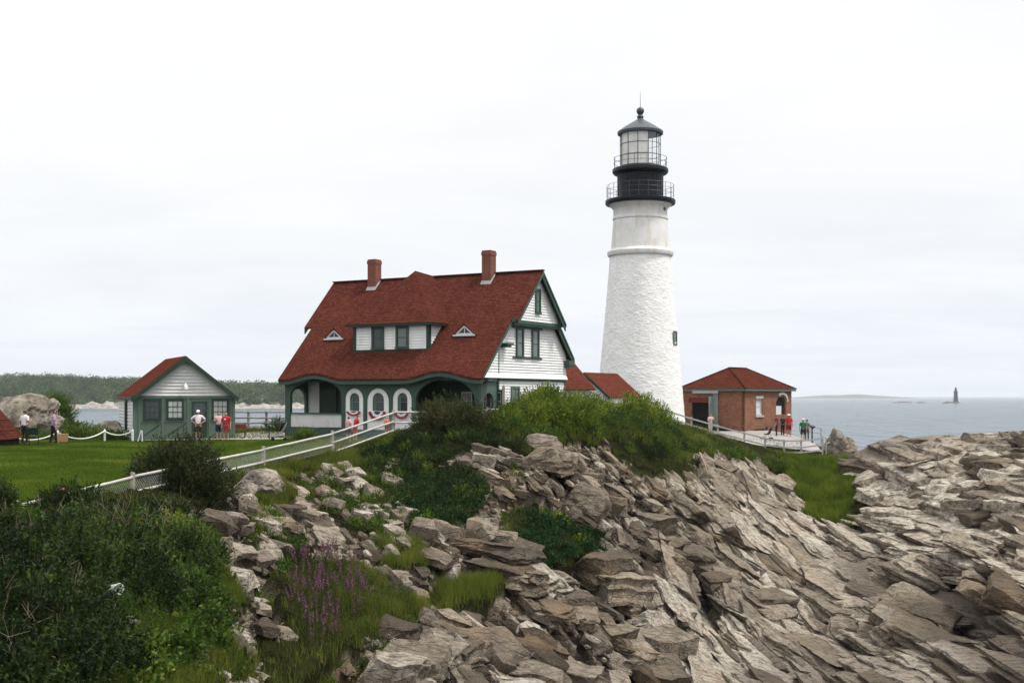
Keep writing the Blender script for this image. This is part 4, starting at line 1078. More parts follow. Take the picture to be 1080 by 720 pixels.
# courses of rubble: wrap the noise round the tower by sampling it in 3-D
pp=np.stack([np.cos(A_)*3.1,np.sin(A_)*3.1,Z_],2).reshape(-1,3)
pw=pp+.10*np.stack([vnoise(pp*1.5,1),vnoise(pp*1.5,2),vnoise(pp*1.5,3)],1)
f1,f2,rn,vec=voronoi(pw*np.array([1/.42,1/.42,1/.19]),seed=5)
dsp=.52*(.026*sstep(.0,.34,f2-f1)*(.5+.7*rn[:,0])+.014*(rn[:,1]-.5)+.020*fbm(pp*3.5,3,8))
RR=R_.ravel()+dsp
vs=np.stack([RR*np.cos(A_.ravel()),RR*np.sin(A_.ravel()),Z_.ravel()],1)
I=np.arange(nz_*na).reshape(nz_,na); J=np.roll(I,-1,1)
fc=np.stack([I[:-1].ravel(),J[:-1].ravel(),J[1:].ravel(),I[1:].ravel()],1)
mesh_np('shaft',vs,fc,M['tower'],tower,smooth=True)
b=MB(); b.lathe([(2.30,tz(271)),(2.56,tz(270.5)),(2.62,tz(269)),(2.62,tz(266)),(2.50,tz(264.5)),(2.34,tz(263.2))],64); b.build('stone_ledge',M['render'],tower,smooth=True,sharp=35)
b=MB(); b.lathe([(2.33,tz(263.4)),(2.28,tz(255)),(2.17,tz(238)),(2.14,tz(232.5)),(2.20,tz(232)),(2.20,tz(230)),(2.13,tz(229.5)),(2.14,tz(222)),(2.22,tz(220)),(2.42,tz(217.5)),(2.50,tz(216.4)),(2.3,tz(216))],64); up=b.build('upper_shaft',M['render'],tower,smooth=True,sharp=40)
b=MB(); b.lathe([(2.40,tz(216.6)),(2.72,tz(216.2)),(2.78,tz(215)),(2.78,tz(212)),(2.70,tz(211.4)),(1.7,tz(210.5))],64); gal=b.build('gallery',M['black'],tower,smooth=True,sharp=35)
b=MB()
N_=22; zg=tz(211.6)
for i in range(N_):
    a=2*PI*i/N_; x,y=2.66*math.cos(a),2.66*math.sin(a); b.tube([(x,y,zg-.02),(x,y,zg+1.16)],.018,5)
for h in (.42,.80,1.16):
    b.tube([(2.66*math.cos(2*PI*i/64),2.66*math.sin(2*PI*i/64),zg+h) for i in range(65)],.014,5,cap=False)
b.build('railing',M['iron'],gal)
b=MB(); b.lathe([(1.80,tz(209.2)),(1.80,tz(184)),(1.86,tz(182))],64)
for i in range(32):
    a=2*PI*i/32; b.tube([(1.81*math.cos(a),1.81*math.sin(a),tz(208)),(1.81*math.cos(a),1.81*math.sin(a),tz(184))],.022,5)
b.build('watch_room',M['black'],tower,smooth=True,sharp=30)
b=MB(); b.lathe([(1.85,tz(185)),(2.10,tz(184)),(2.22,tz(182)),(2.22,tz(179)),(2.10,tz(178)),(1.72,tz(177)),(1.70,tz(176))],64); g2=b.build('gallery',M['black'],tower,smooth=True,sharp=35)
b=MB(); N_=12; zg=tz(178.3)
for i in range(N_):
    a=2*PI*i/N_+.2; x,y=2.10*math.cos(a),2.10*math.sin(a); b.tube([(x,y,zg-.04),(x,y,zg+.85)],.022,5)
for h in (.45,.85):
    b.tube([(2.10*math.cos(2*PI*i/64),2.10*math.sin(2*PI*i/64),zg+h) for i in range(65)],.018,5,cap=False)
b.build('railing',M['iron'],g2)
# lantern room, twelve sides; blinds drawn on the landward panes
RL=1.60; a0_=R(-90-12.8); z0,z1=tz(177),tz(141)
b=MB(); b2=MB(); b3=MB()
for i in range(12):
    a=a0_+2*PI*i/12; a2=a0_+2*PI*(i+1)/12; p=(RL*math.cos(a),RL*math.sin(a)); q=(RL*math.cos(a2),RL*math.sin(a2))
    b.beam((*p,z0),(*p,z1),.05,.05)
    for h in (.34,.67): b.beam((*p,z0+(z1-z0)*h),(*q,z0+(z1-z0)*h),.03,.03)
    b.beam((*p,z0+.03),(*q,z0+.03),.06,.06); b.beam((*p,z1-.03),(*q,z1-.03),.06,.06)
    p2=(p[0]*.985,p[1]*.985); q2=(q[0]*.985,q[1]*.985)
    (b3 if i in (0,11,10,9,8) else b2).poly([(*p2,z0),(*q2,z0),(*q2,z1),(*p2,z1)])
lan=b.build('lantern_room',M['iron'],tower)
b2.build('pane',M['clear'],lan); b3.build('blind',M['render'],lan)
b=MB(); b.lathe([(.28,z0),(.28,z0+.7),(.5,z0+.9),(.55,z0+1.5),(.5,z0+1.9),(.2,z0+2.1)],16); b.build('lens',M['lead'],lan,smooth=True,sharp=40)
b=MB(); b.lathe([(1.55,tz(142.5)),(1.80,tz(142)),(1.82,tz(139.5)),(1.68,tz(138)),(1.25,tz(134)),(.62,tz(129)),(.30,tz(126.5)),(.22,tz(125)),(.28,tz(123.5)),(.20,tz(122)),(.20,tz(121))],48); cap=b.build('roof',M['iron'],tower,smooth=True,sharp=50)
b=MB(); b.sphere((0,0,tz(117.3)),.31,16); b.build('ball',M['iron'],cap,smooth=True)
b=MB(); b.tube([(0,0,tz(114)),(0,0,tz(97))],[.025,.012],6); b.build('lightning_rod',M['iron'],cap)
# slit window on the seaward side and a vent
def on_tower(px,py,nm,w,h,mat,r):
    th=math.asin(((px-675.5)*k_)/r); n=Vector((math.sin(th),-math.cos(th),0)); s=Vector((math.cos(th),math.sin(th),0))
    window(tower,n*(r-.03),s,n,0,tz(py),w,h,mat,M['ltgreen'],M['dim_glass'],1,2,.07,.07,sill=False)
on_tower(709.5,357.5,'window',.50,.95,M['ltgreen'],3.02)
b=MB(); th=math.asin(23.5*k_/2.14); n=Vector((math.sin(th),-math.cos(th),0)); b.tube([n*2.10+Vector((0,0,tz(222.5))),n*2.2+Vector((0,0,tz(222.5)))],.16,12); b.build('vent',M['iron'],tower)

# ------------------------------------------------------------------ brick fog signal building
CB=Vector((18.28,97,-.25)); AB=R(-38)
fog=thing('brick_building','low square brick building with a red hip roof beside the lighthouse','building',tuple(CB),AB)
cb,sb=math.cos(AB),math.sin(AB)
def bx_(px):  # along the left face
    r=(px-CX)/F; return (r*CB.y-CB.x)/(cb-r*sb)
def by_(px):
    r=(px-CX)/F; return (CB.x-r*CB.y)/(r*cb+sb)
def fz(py,x,y): return CAMZ+(HZ-py)*(CB.y+sb*x+cb*y)/F-CB.z
W1,W2,ZT=5.6,8.5,3.20
b=MB()
xd0,xd1=bx_(729.5),bx_(752); 
arch_wall(b,(0,0,0),SX,(0,-1,0),-W1,0,-.8,ZT,[dict(c=(xd0+xd1)/2,w=xd1-xd0,zb=-.1,zs=fz(424.5,-2,0),rise=0)],.25,.5)
ya,yb=by_(797.5),by_(804); yc,yd=by_(818.5),by_(828.5)
arch_wall(b,(0,0,0),SY,(1,0,0),0,W2,-.8,ZT,[dict(c=(ya+yb)/2,w=yb-ya,zb=fz(438,0,2),zs=fz(420,0,2),rise=0),dict(c=(yc+yd)/2,w=yd-yc,zb=fz(437,0,6),zs=fz(423.5,0,6),rise=.42)],.22,.5)
b.box((-W1,.25,-.8),(-W1+.22,W2,ZT)); b.box((-W1+.22,W2-.22,-.8),(-.22,W2,ZT))
b.build('wall',M['brick'],fog)
b=MB(); ov=.32; zp=5.05; x0,x1,y0,y1=-W1-ov,ov,-ov,W2+ov; xm=-W1/2; ym0,ym1=W1/2,W2-W1/2; ze=ZT+.12
b.poly([(x0,y0,ze),(x1,y0,ze),(xm,ym0,zp)]); b.poly([(x1,y0,ze),(x1,y1,ze),(xm,ym1,zp),(xm,ym0,zp)]); b.poly([(x1,y1,ze),(x0,y1,ze),(xm,ym1,zp)]); b.poly([(x0,y1,ze),(x0,y0,ze),(xm,ym0,zp),(xm,ym1,zp)])
b.poly([(x0,y0,ze-.01),(x0,y1,ze-.01),(x1,y1,ze-.01),(x1,y0,ze-.01)]); rf=b.build('roof',M['roof'],fog)
b=MB()
for p,q in (((x0,y0),(xm,ym0)),((x1,y0),(xm,ym0)),((x1,y1),(xm,ym1))): b.beam((*p,ze+.03),(*q,zp+.03),.14,.06)
b.beam((xm,ym0,zp+.03),(xm,ym1,zp+.03),.16,.07); b.build('ridge_cap',M['roof'],rf)
b=MB(); b.box((x0+.03,y0+.03,ZT-.06),(x1-.03,y1-.03,ze-.015)); b.build('eaves',M['ltgreen'],fog)
b=MB(); b.box((xd0-.1,.30,-.15),(xd1+.1,.36,fz(424.5,-2,0)+.1)); b.build('door_opening',M['dark'],fog)
b=MB(); b.box((xd1+.02,-.75,-.1),(xd1+.07,-.02,fz(418,-2,0))); b.box((xd1+.07,-.12,-.1),(xd1+.50,-.06,fz(413,-1,0))); b.each('door',M['pale_door'],fog)
b=MB(); b.box((xd0-.25,-.05,fz(424.3,-2,0)),(xd1+.02,.1,fz(419,-2,0))); b.build('lintel',M['redwood'],fog)
b=MB(); b.box((bx_(732),-.30,fz(414.6,-2,0)),(bx_(759),-.08,fz(412,-2,0))); b.build('door_track',M['lead'],fog)
window(fog,(-.14,0,0),SY,(1,0,0),(ya+yb)/2,(fz(438,0,2)+fz(420,0,2))/2,yb-ya-.2,fz(420,0,2)-fz(438,0,2)-.2,M['cream'],M['lead'],M['cream'],1,2,.1)
b=MB(); b.box((-.05,ya-.15,fz(438,0,2)-.14),(.09,yb+.15,fz(438,0,2))); b.box((-.05,ya-.12,fz(420,0,2)),(.05,yb+.12,fz(420,0,2)+.2)); b.each('stone_trim',M['stone_trim'],fog)
b=MB(); b.box((-.20,yc-.05,fz(437,0,6)),(-.16,yd+.05,fz(418,0,6)+.4)); b.build('arch_recess',M['dark'],fog)
b=MB(); k=14; cc=(yc+yd)/2; rad=(yd-yc)/2+.10
for i in range(4,k):
    t0,t1=PI*(1-i/k),PI*(1-(i+1)/k); zs=fz(423.5,0,6)
    b.beam((.04,cc+rad*math.cos(t0),zs+.95*rad*math.sin(t0)*.75),(.04,cc+rad*math.cos(t1),zs+.95*rad*math.sin(t1)*.75),.22,.26,up=(1,0,0))
b.build('arch_hood',M['stone_trim'],fog)
b=MB(); b.box((-.12,yc+.02,fz(437,0,6)),(-.06,yc+(yd-yc)*.62,fz(428,0,6))); b.build('shutter',M['cream'],fog)

# ------------------------------------------------------------------ lighthouse out at sea, and its ledges
DY_=2300.0
ram=thing('distant_lighthouse','far grey granite lighthouse standing in the sea on a low ledge','lighthouse',atw(1008,DY_,SEA))
kk=DY_/F
b=MB(); b.lathe([(4.6,-.5),(4.3,4),(3.6,14),(3.3,20.5),(4.0,21.0),(4.0,22.2),(3.3,22.4)],24); b.build('shaft',flat('granite_far',(.06,.06,.065),.9),ram,smooth=True,sharp=40)
b=MB(); b.lathe([(2.1,22.4),(2.1,26.5),(2.5,26.8),(1.2,28.6),(.4,29.6),(.3,31)],16); b.build('lantern_room',M['black'],ram,smooth=True,sharp=40)
def ledge(px0,px1,Y,h,name,label,group=None):
    rg_=np.random.default_rng(int(px0)); n=40; c=atw((px0+px1)/2,Y,SEA); L=(px1-px0)/2*Y/F
    xs_=np.linspace(-1,1,n); ysx=np.linspace(-1,1,9); X,Yy=np.meshgrid(xs_,ysx)
    z=np.maximum(0,1-X**2-.8*Yy**2)**.5*h*(.55+.7*np.abs(fbm(np.stack([X.ravel()*4,Yy.ravel()*2,0*X.ravel()+px0],1),4,3)).reshape(X.shape))-.4
    vs=np.stack([X.ravel()*L,Yy.ravel()*L*.3,z.ravel()],1); I=np.arange(n*9).reshape(9,n)
    f=np.stack([I[:-1,:-1].ravel(),I[:-1,1:].ravel(),I[1:,1:].ravel(),I[1:,:-1].ravel()],1)
    o=mesh_np(name,vs,f,flat('ledge_rock',(.085,.075,.07),.9)); o.location=c
    return tag(o,label,'rock',group)
ledge(993,1013,DY_-12,3.2,'rock_ledge','low dark ledge at the foot of the lighthouse out at sea')
ledge(940,963,2450,2.6,'rock_ledge','longer bare skerry left of the lighthouse out at sea')
ledge(966,977,2400,2.4,'rock_ledge','short bare skerry just left of the ledge with the sea lighthouse')
# ------------------------------------------------------------------ people
def seg_dist(P,a,b):
    ab=b-a; t=np.clip(((P-a)@ab)/max(1e-9,ab@ab),0,1); d=P-(a+t[:,None]*ab); return np.sqrt((d*d).sum(1))
def person(label,px,py,Y,face,h=1.72,arms=('hang','hang'),stride=0.0,lean=0.0,shirt=(.7,.7,.7),sleeves='short',legs='long',trousers=(.02,.02,.025),
           hair=(.03,.02,.015),hat=None,skin=(.42,.25,.18),bulk=1.0,sit=False,hair_long=False,group=None,plaid=None,emblem=None):
    x=(px-CX)*Y/F; z=gz(x,Y) if py is None else at(px,py,Y).z
    t=thing('person',label,'person',(x,Y,z),face-PI/2,group)
    t.scale=(h/1.72,)*3
    J={}; E=[]; rad={}
    def j(n,p,r): J[n]=Vector(p); rad[n]=r
    B=bulk; hipz=.93
    j('pelvis',(0,0,hipz),.125*B); j('waist',(0,.01+lean*.1,1.10),.118*B); j('chest',(0,.01+lean*.3,1.30),.135*B); j('neck0',(0,lean*.42,1.455),.062); j('neck',(0,.012+lean*.46,1.53),.050)
    j('head',(0,.025+lean*.5,1.615),.088); j('crown',(0,.012+lean*.5,1.69),.070)
    j('nose',(0,.125+lean*.5,1.60),.014)
    E+= [('pelvis','waist'),('waist','chest'),('chest','neck0'),('neck0','neck'),('neck','head'),('head','crown'),('head','nose')]
    for sg,nm,am in ((1,'r',arms[0]),(-1,'l',arms[1])):
        sx=sg*.185*B; yl=lean*.38
        sh=Vector((sx,yl,1.40))
        if am=='hang': el=sh+Vector((sg*.05,-.03,-.29)); wr=el+Vector((sg*.02,.06,-.25))
        elif am=='hip': el=sh+Vector((sg*.20,-.08,-.24)); wr=Vector((sg*.17*B,.05,1.02))
        elif am=='bent': el=sh+Vector((sg*.05,-.03,-.28)); wr=el+Vector((-sg*.05,.23,.07))
        elif am=='up': el=sh+Vector((sg*.08,.12,-.22)); wr=el+Vector((-sg*.10,.12,.24))
        elif am=='carry': el=sh+Vector((sg*.06,.02,-.29)); wr=el+Vector((sg*.03,.10,-.23))
        hd=(wr-el).normalized()
        j('sh'+nm,sh,.062*B); j('el'+nm,el,.043); j('wr'+nm,wr,.030); j('ha'+nm,wr+hd*.075,.036)
        E.extend([('chest','sh'+nm),('sh'+nm,'el'+nm),('el'+nm,'wr'+nm),('wr'+nm,'ha'+nm)])
        side=Vector((0,1,0)) if abs(hd.y)<.8 else Vector((0,0,1))
        side=(side-hd*side.dot(hd)).normalized(); inn=Vector((-sg,0,0)); inn=(inn-hd*inn.dot(hd)).normalized()
        for k,(o,l) in enumerate(((-.028,.060),(-.009,.078),(.010,.074),(.028,.058))):
            a=wr+hd*.085+side*o; m=a+hd*l*.55+side*o*.2; e_=m+hd*l*.45+inn*.02
            j(f'f{nm}{k}a',a,.011); j(f'f{nm}{k}b',m,.0095); j(f'f{nm}{k}c',e_,.008)
            E.extend([('ha'+nm,f'f{nm}{k}a'),(f'f{nm}{k}a',f'f{nm}{k}b'),(f'f{nm}{k}b',f'f{nm}{k}c')])
        tb=wr+hd*.035+side*.036; j('t'+nm+'a',tb,.012); j('t'+nm+'b',tb+hd*.035+side*.022+inn*.008,.010); E.extend([('wr'+nm,'t'+nm+'a'),('t'+nm+'a','t'+nm+'b')])
        hp=Vector((sg*.095*B,0,.88)); st=stride*sg
        if sit: kn=hp+Vector((sg*.03,.42,-.02)); an=kn+Vector((0,.03,-.42))
        else:
            kn=hp+Vector((sg*.012,st*.45+.02,-.41)); an=kn+Vector((0,st*.25-.03-abs(st)*.12*(sg<0),-.395))
        j('hp'+nm,hp,.092*B); j('kn'+nm,kn,.058); j('an'+nm,an,.038); j('to'+nm,an+Vector((sg*.02,.155,-.050)),.032); j('he'+nm,an+Vector((0,-.05,-.048)),.034)
        E.extend([('pelvis','hp'+nm),('hp'+nm,'kn'+nm),('kn'+nm,'an'+nm),('an'+nm,'to'+nm),('an'+nm,'he'+nm)])
        j('ear'+nm,(sg*.092,.015+lean*.5,1.60),.014); E.append(('head','ear'+nm))
    names=list(J); bm=bmesh.new(); sl=bm.verts.layers.skin.verify()
    vv={n:bm.verts.new(J[n]) for n in names}
    for a,b in E: bm.edges.new((vv[a],vv[b]))
    for n in names: vv[n][sl].radius=(rad[n],rad[n]); 
    vv['pelvis'][sl].use_root=True
    me=bpy.data.meshes.new('body'); bm.to_mesh(me); bm.free()
    o=bpy.data.objects.new('tmp_body',me); COL.objects.link(o)
    o.modifiers.new('s','SKIN').use_smooth_shade=True; sd=o.modifiers.new('d','SUBSURF'); sd.levels=1; sd.render_levels=1
    dg=bpy.context.evaluated_depsgraph_get(); ev=o.evaluated_get(dg); m2=bpy.data.meshes.new_from_object(ev)
    bpy.data.objects.remove(o); m2.name='body'
    m2.materials.clear(); m2.materials.append(flat('skin_%d'%int(skin[0]*1000),skin,.6,.12))
    bo=bpy.data.objects.new('body',m2); COL.objects.link(bo); bo.parent=t
    n=len(m2.vertices); co=np.empty(n*3,np.float32); m2.vertices.foreach_get('co',co); co=co.reshape(-1,3)
    no=np.empty(n*3,np.float32); m2.vertices.foreach_get('normal',no); no=no.reshape(-1,3)
    lowest=co[:,2].min(); 
    if not sit: bo.location=(0,0,-lowest)
    reg={}
    def rd(k,a,b): reg[k]=seg_dist(co,np.array(J[a]),np.array(J[b]))-(rad[a]+rad[b])/2*.6
    rd('torso','pelvis','waist'); 
    reg['torso']=np.minimum(reg['torso'],seg_dist(co,np.array(J['waist']),np.array(J['chest']))-.08*B); reg['torso']=np.minimum(reg['torso'],seg_dist(co,np.array(J['chest']),np.array(J['neck0']))-.06)
    for nm in 'rl':
        reg['torso']=np.minimum(reg['torso'],seg_dist(co,np.array(J['chest']),np.array(J['sh'+nm]))-.05)
    reg['head']=np.minimum(seg_dist(co,np.array(J['neck']),np.array(J['head']))-.05,seg_dist(co,np.array(J['head']),np.array(J['crown']))-.06)
    for nm in 'rl':
        rd('ua'+nm,'sh'+nm,'el'+nm); rd('fa'+nm,'el'+nm,'wr'+nm); rd('ha'+nm,'wr'+nm,'ha'+nm); rd('th'+nm,'hp'+nm,'kn'+nm); rd('sn'+nm,'kn'+nm,'an'+nm); rd('ft'+nm,'to'+nm,'he'+nm)
    keys=list(reg); lab=np.argmin(np.stack([reg[k] for k in keys]),0); L=np.array([k[:2] for k in keys])[lab]
    def shell(name,mask,off,mat,noise=.006):
        fs=[p.vertices[:] for p in m2.polygons if all(mask[v] for v in p.vertices)]
        if not fs: return
        used=sorted({v for f in fs for v in f}); mp={v:i for i,v in enumerate(used)}
        offs=off+noise*np.sin(co[used]@np.array([37.,29.,41.]))
        vs=co[used]+no[used]*offs[:,None]
        mm=bpy.data.meshes.new(name); mm.from_pydata(vs.tolist(),[],[[mp[v] for v in f] for f in fs]); 
        for p in mm.polygons: p.use_smooth=True
        mm.materials.append(mat); oo=bpy.data.objects.new(name,mm); COL.objects.link(oo); oo.parent=t; oo.location=bo.location
        return oo
    ms=flat('cloth_%03d_%03d_%03d'%tuple(int(c*999) for c in shirt),shirt,.85,.15) if not plaid else plaid
    up=(L=='to')&(co[:,2]>hipz-.06)
    if sleeves=='short':
        for nm in 'rl':
            up|=((L=='ua')&(seg_dist(co,np.array(J['sh'+nm]),np.array(J['sh'+nm])*.4+np.array(J['el'+nm])*.6)<.085))
    elif sleeves=='long': up|=(L=='ua')|(L=='fa')
    shell('shirt',up,.020,ms)
    mt=flat('trouser_%03d_%03d_%03d'%tuple(int(c*999) for c in trousers),trousers,.85,.15)
    lo=((L=='to')&(co[:,2]<hipz+.07))|(L=='th')
    if legs=='long': lo|=(L=='sn')
    if legs=='short': lo&=~((L=='th')&(co[:,2]<.52)) if not sit else lo
    shell('trousers' if legs=='long' else 'shorts',lo,.013 if legs=='long' else .028,mt)
    for nm in 'rl': shell('shoe',np.array([keys[i]=='ft'+nm for i in lab]),.008,flat('shoe_dark',(.03,.028,.027)))
    hc=np.array(J['head']); rel=co-hc
    hm=(L=='he')&((rel[:,2]>.035)|((rel[:,1]<.015)&(rel[:,2]>(-.14 if hair_long else -.045))))&(np.abs(co[:,2]-hc[2])<.3)
    shell('hair',hm,.014,flat('hair_%03d'%int(hair[0]*999),hair,.6,.3))
    for sg in (-1,1):
        b=MB(); b.sphere((sg*.032,.083+lean*.5,1.628),.010,6)
        oo=b.build('eye',flat('eye_dark',(.02,.015,.012),.3),t); oo.location=bo.location
    b=MB(); b.box((-.025,.086+lean*.5,1.556),(.025,.095+lean*.5,1.565)); oo=b.build('mouth',flat('lip',(.28,.10,.09)),t); oo.location=bo.location
    if hat:
        b=MB(); cy=.015+lean*.5
        b.lathe([(.105,1.645),(.112,1.66),(.108,1.70),(.085,1.745),(.03,1.762)],16,(0,cy,0)); 
        if hat[1]=='cap': b.hexa([(-.08,.10+cy,1.645),(.08,.10+cy,1.645),(.06,.20+cy,1.638),(-.06,.20+cy,1.638)],[(-.08,.10+cy,1.66),(.08,.10+cy,1.66),(.06,.20+cy,1.648),(-.06,.20+cy,1.648)])
        else: b.lathe([(.17,1.648),(.175,1.652),(.11,1.668),(.10,1.660)],18,(0,cy,0))
        oo=b.build('hat',flat('hat_%03d_%03d'%(int(hat[0][0]*999),int(hat[0][2]*999)),hat[0],.8,.1),t,smooth=True,sharp=50); oo.location=bo.location
    if emblem:
        b=MB(); b.sphere((.0,(.165*B+.005),1.30),.055,10,sc=(1.2,.25,1)); oo=b.build('shirt_print',flat('print_white',emblem,.8,.1),t); oo.location=bo.location
    return t
t_=NT('plaid_cloth'); v_=t_.coord(scale=(1,1,1)); w1=t_.n('ShaderNodeTexWave'); w1.wave_type='BANDS'; w1.bands_direction='Z'; w1.inputs['Scale'].default_value=4.2; t_.link(v_,w1.inputs['Vector'])
w2=t_.n('ShaderNodeTexWave'); w2.bands_direction='X'; w2.inputs['Scale'].default_value=5.0; t_.link(v_,w2.inputs['Vector'])
c_=t_.mix(t_.ramp(w1.outputs['Fac'],[(.45,0.0),(.55,1.0)]),(.58,.50,.55),(.26,.10,.20)); c_=t_.mix(t_.ramp(w2.outputs['Fac'],[(.5,0.0),(.6,.75)]),c_,(.16,.07,.16)); t_.bsdf(c_,.85); M['plaid']=t_.mat
AW=R(90)   # facing away from the camera
person('person in white shirt and dark trousers on the lawn beside a green folding chair',26,None,62,R(70),1.73,('bent','hang'),.05,shirt=(.72,.70,.70),trousers=(.018,.018,.022),skin=(.38,.22,.16))
person('person in purple plaid shirt and black trousers walking on the lawn with a bag',56.5,None,62,R(35),1.74,('hang','carry'),.16,sleeves='long',plaid=M['plaid'],trousers=(.012,.012,.016))
person('person in white cap and pale pink shirt with hands on hips by the garage door',209,None,69.0,R(-80),1.70,('hip','hip'),0,shirt=(.74,.62,.68),legs='short',trousers=(.015,.015,.018),hat=((.75,.70,.72),'cap'),bulk=1.12)
person('dark haired person in white and red top and navy shorts before the garage',230.5,None,69.6,R(-60),1.62,('bent','bent'),.03,shirt=(.62,.40,.40),legs='short',trousers=(.018,.022,.05),bulk=1.0)
person('person in a red T-shirt with a white print and red shorts before the garage',238.5,None,69.0,R(-100),1.60,('hang','hang'),.04,shirt=(.40,.018,.025),legs='short',trousers=(.33,.05,.06),hair=(.30,.20,.11),bulk=1.12,emblem=(.75,.7,.7))
person('dark haired child in a white top by the porch of the large house',367.5,None,64.4,R(60),1.28,('hang','bent'),.04,shirt=(.60,.35,.38),legs='short',trousers=(.03,.03,.05))
person('person in a red dress-like outfit bending by the porch of the large house',374.5,None,64.0,R(40),1.35,('bent','bent'),.05,lean=.35,shirt=(.42,.02,.035),legs='short',trousers=(.42,.02,.035),hair=(.10,.05,.03))
person('small child in an orange shirt behind the white fence at the porch',408,459,62.8,R(80),.95,('bent','hang'),.03,shirt=(.72,.16,.03),legs='short',trousers=(.30,.03,.03),hair=(.22,.13,.07))
person('person in a pale pink top leaning by the brick building door behind the grey fence',749,None,94.0,R(-60),1.66,('bent','up'),.02,lean=.12,shirt=(.66,.46,.44),trousers=(.45,.38,.36),hair=(.16,.05,.03))
person('person in a dark red top and black trousers on the path by the pushchair',819,None,96.6,R(150),1.68,('bent','hang'),.05,shirt=(.09,.014,.018),trousers=(.014,.013,.016))
person('person in dark clothes standing just behind the red shirt on the path',825.5,None,97.2,R(110),1.58,('hang','bent'),.02,shirt=(.025,.018,.022),trousers=(.014,.013,.016))
person('person in a white hat, bright red shirt and red shorts looking at the sea',832,None,97,R(80),1.76,('hang','bent'),.03,shirt=(.48,.022,.025),legs='short',trousers=(.20,.02,.025),hat=((.78,.74,.70),'brim'),bulk=1.08)
person('person in a white cap and green shirt standing beside the coin viewer',847,None,96.2,R(80),1.72,('hang','hang'),.04,shirt=(.025,.115,.065),legs='short',trousers=(.02,.022,.02),hat=((.75,.74,.72),'cap'),bulk=1.1)
person('dark haired person half hidden behind the green shirt near the sea',851,None,97.6,R(70),1.68,('hang','hang'),.0,shirt=(.16,.15,.15),trousers=(.05,.05,.06))

# ------------------------------------------------------------------ small things
def ground_at(px,Y,dz=0): x=(px-CX)*Y/F; return (x,Y,gz(x,Y)+dz)
bag=thing('tote_bag','tan tote bag carried at knee height by the person in plaid','bag',ground_at(66.0,61.8,.12),R(20))
b=MB(); b.hexa([(-.25,-.09,0),(.25,-.09,0),(.25,.09,0),(-.25,.09,0)],[(-.28,-.06,.42),(.28,-.06,.42),(.28,.06,.42),(-.28,.06,.42)]); b.build('pouch',flat('tan_canvas',(.27,.16,.08)),bag,bevel=.02)
b=MB()
for y in (-.06,.06): b.tube([(-.13,y,.40)]+[(-.13*math.cos(PI*i/8),y*(1-.6*math.sin(PI*i/8)),.41+.2*math.sin(PI*i/8)) for i in range(9)]+[(.13,y,.40)],.012,6)
b.build('handle',flat('tan_strap',(.20,.12,.06)),bag)
ch=thing('folding_chair','dark green folding chair standing on the lawn between the two walkers','chair',ground_at(35.5,61.5),R(15))
b=MB(); b.box((-.24,-.22,.42),(.24,.22,.45)); b.build('seat',M['dkgreen'],ch,bevel=.008)
b=MB(); b.hexa([(-.24,-.25,.50),(.24,-.25,.50),(.24,-.22,.50),(-.24,-.22,.50)],[(-.24,-.33,.86),(.24,-.33,.86),(.24,-.30,.86),(-.24,-.30,.86)]); b.build('backrest',M['dkgreen'],ch,bevel=.008)
for sx in (-.22,.22):
    for pts in (((sx,-.36,.92),(sx,.24,0)),((sx,.20,.44),(sx,-.26,0))):
        b=MB(); b.tube(pts,.016,6); b.build('leg',M['dark'],ch)
hut=thing('red_roofed_hut','low hut with a steep red shingled pyramid roof at the lawn edge','hut',ground_at(-18,60),R(8))
b=MB(); s=1.55; b.poly([(-s,-s,.35),(s,-s,.35),(.25,-.25,2.35),(-.25,-.25,2.35)]); b.poly([(s,-s,.35),(s,s,.35),(.25,.25,2.35),(.25,-.25,2.35)]); b.poly([(s,s,.35),(-s,s,.35),(-.25,.25,2.35),(.25,.25,2.35)]); b.poly([(-s,s,.35),(-s,-s,.35),(-.25,-.25,2.35),(-.25,.25,2.35)]); b.poly([(-.25,-.25,2.35),(.25,-.25,2.35),(.25,.25,2.35),(-.25,.25,2.35)]); b.poly([(-s,-s,.35),(-s,s,.35),(s,s,.35),(s,-s,.35)])
b.build('roof',M['roof'],hut)
b=MB(); b.box((-s+.2,-s+.2,-.2),(s-.2,s-.2,.35)); b.build('base',M['dark'],hut)
b=MB()
for h in (.8,1.3,1.8):
    w=s+(h-.35)/(2.0)*(.25-s)+.02; b.beam((-w,-w,h),(w,-w,h),.05,.035); b.beam((w,-w,h),(w,w,h),.05,.035)
b.build('batten',M['redwood'],hut)
# rope barrier: posts, then swags
rp=thing('rope_barrier','white rope slung between short white posts at the back of the lawn','barrier',(0,0,0))
rpost=[(-14,62.5),(5,63),(61,65),(110.5,68.5),(140,68.6)]; tops=[]
for px,Y in rpost:
    g=ground_at(px,Y); b=MB(); b.box((g[0]-.045,g[1]-.045,g[2]-.2),(g[0]+.045,g[1]+.045,g[2]+.62)); b.hexa([(g[0]-.045,g[1]-.045,g[2]+.62),(g[0]+.045,g[1]-.045,g[2]+.62),(g[0]+.045,g[1]+.045,g[2]+.62),(g[0]-.045,g[1]+.045,g[2]+.62)],[(g[0]-.01,g[1]-.01,g[2]+.68),(g[0]+.01,g[1]-.01,g[2]+.68),(g[0]+.01,g[1]+.01,g[2]+.68),(g[0]-.01,g[1]+.01,g[2]+.68)])
    b.build('post',M['white'],rp); tops.append(Vector(g)+Vector((0,-.05,.57)))
for p,q in zip(tops,tops[1:]):
    L=(q-p).length; sag=.38*min(1,L/2.6); b=MB(); b.tube([p.lerp(q,i/14)-Vector((0,0,sag*4*(i/14)*(1-i/14))) for i in range(15)],.035,6); b.build('rope',M['rope'],rp)
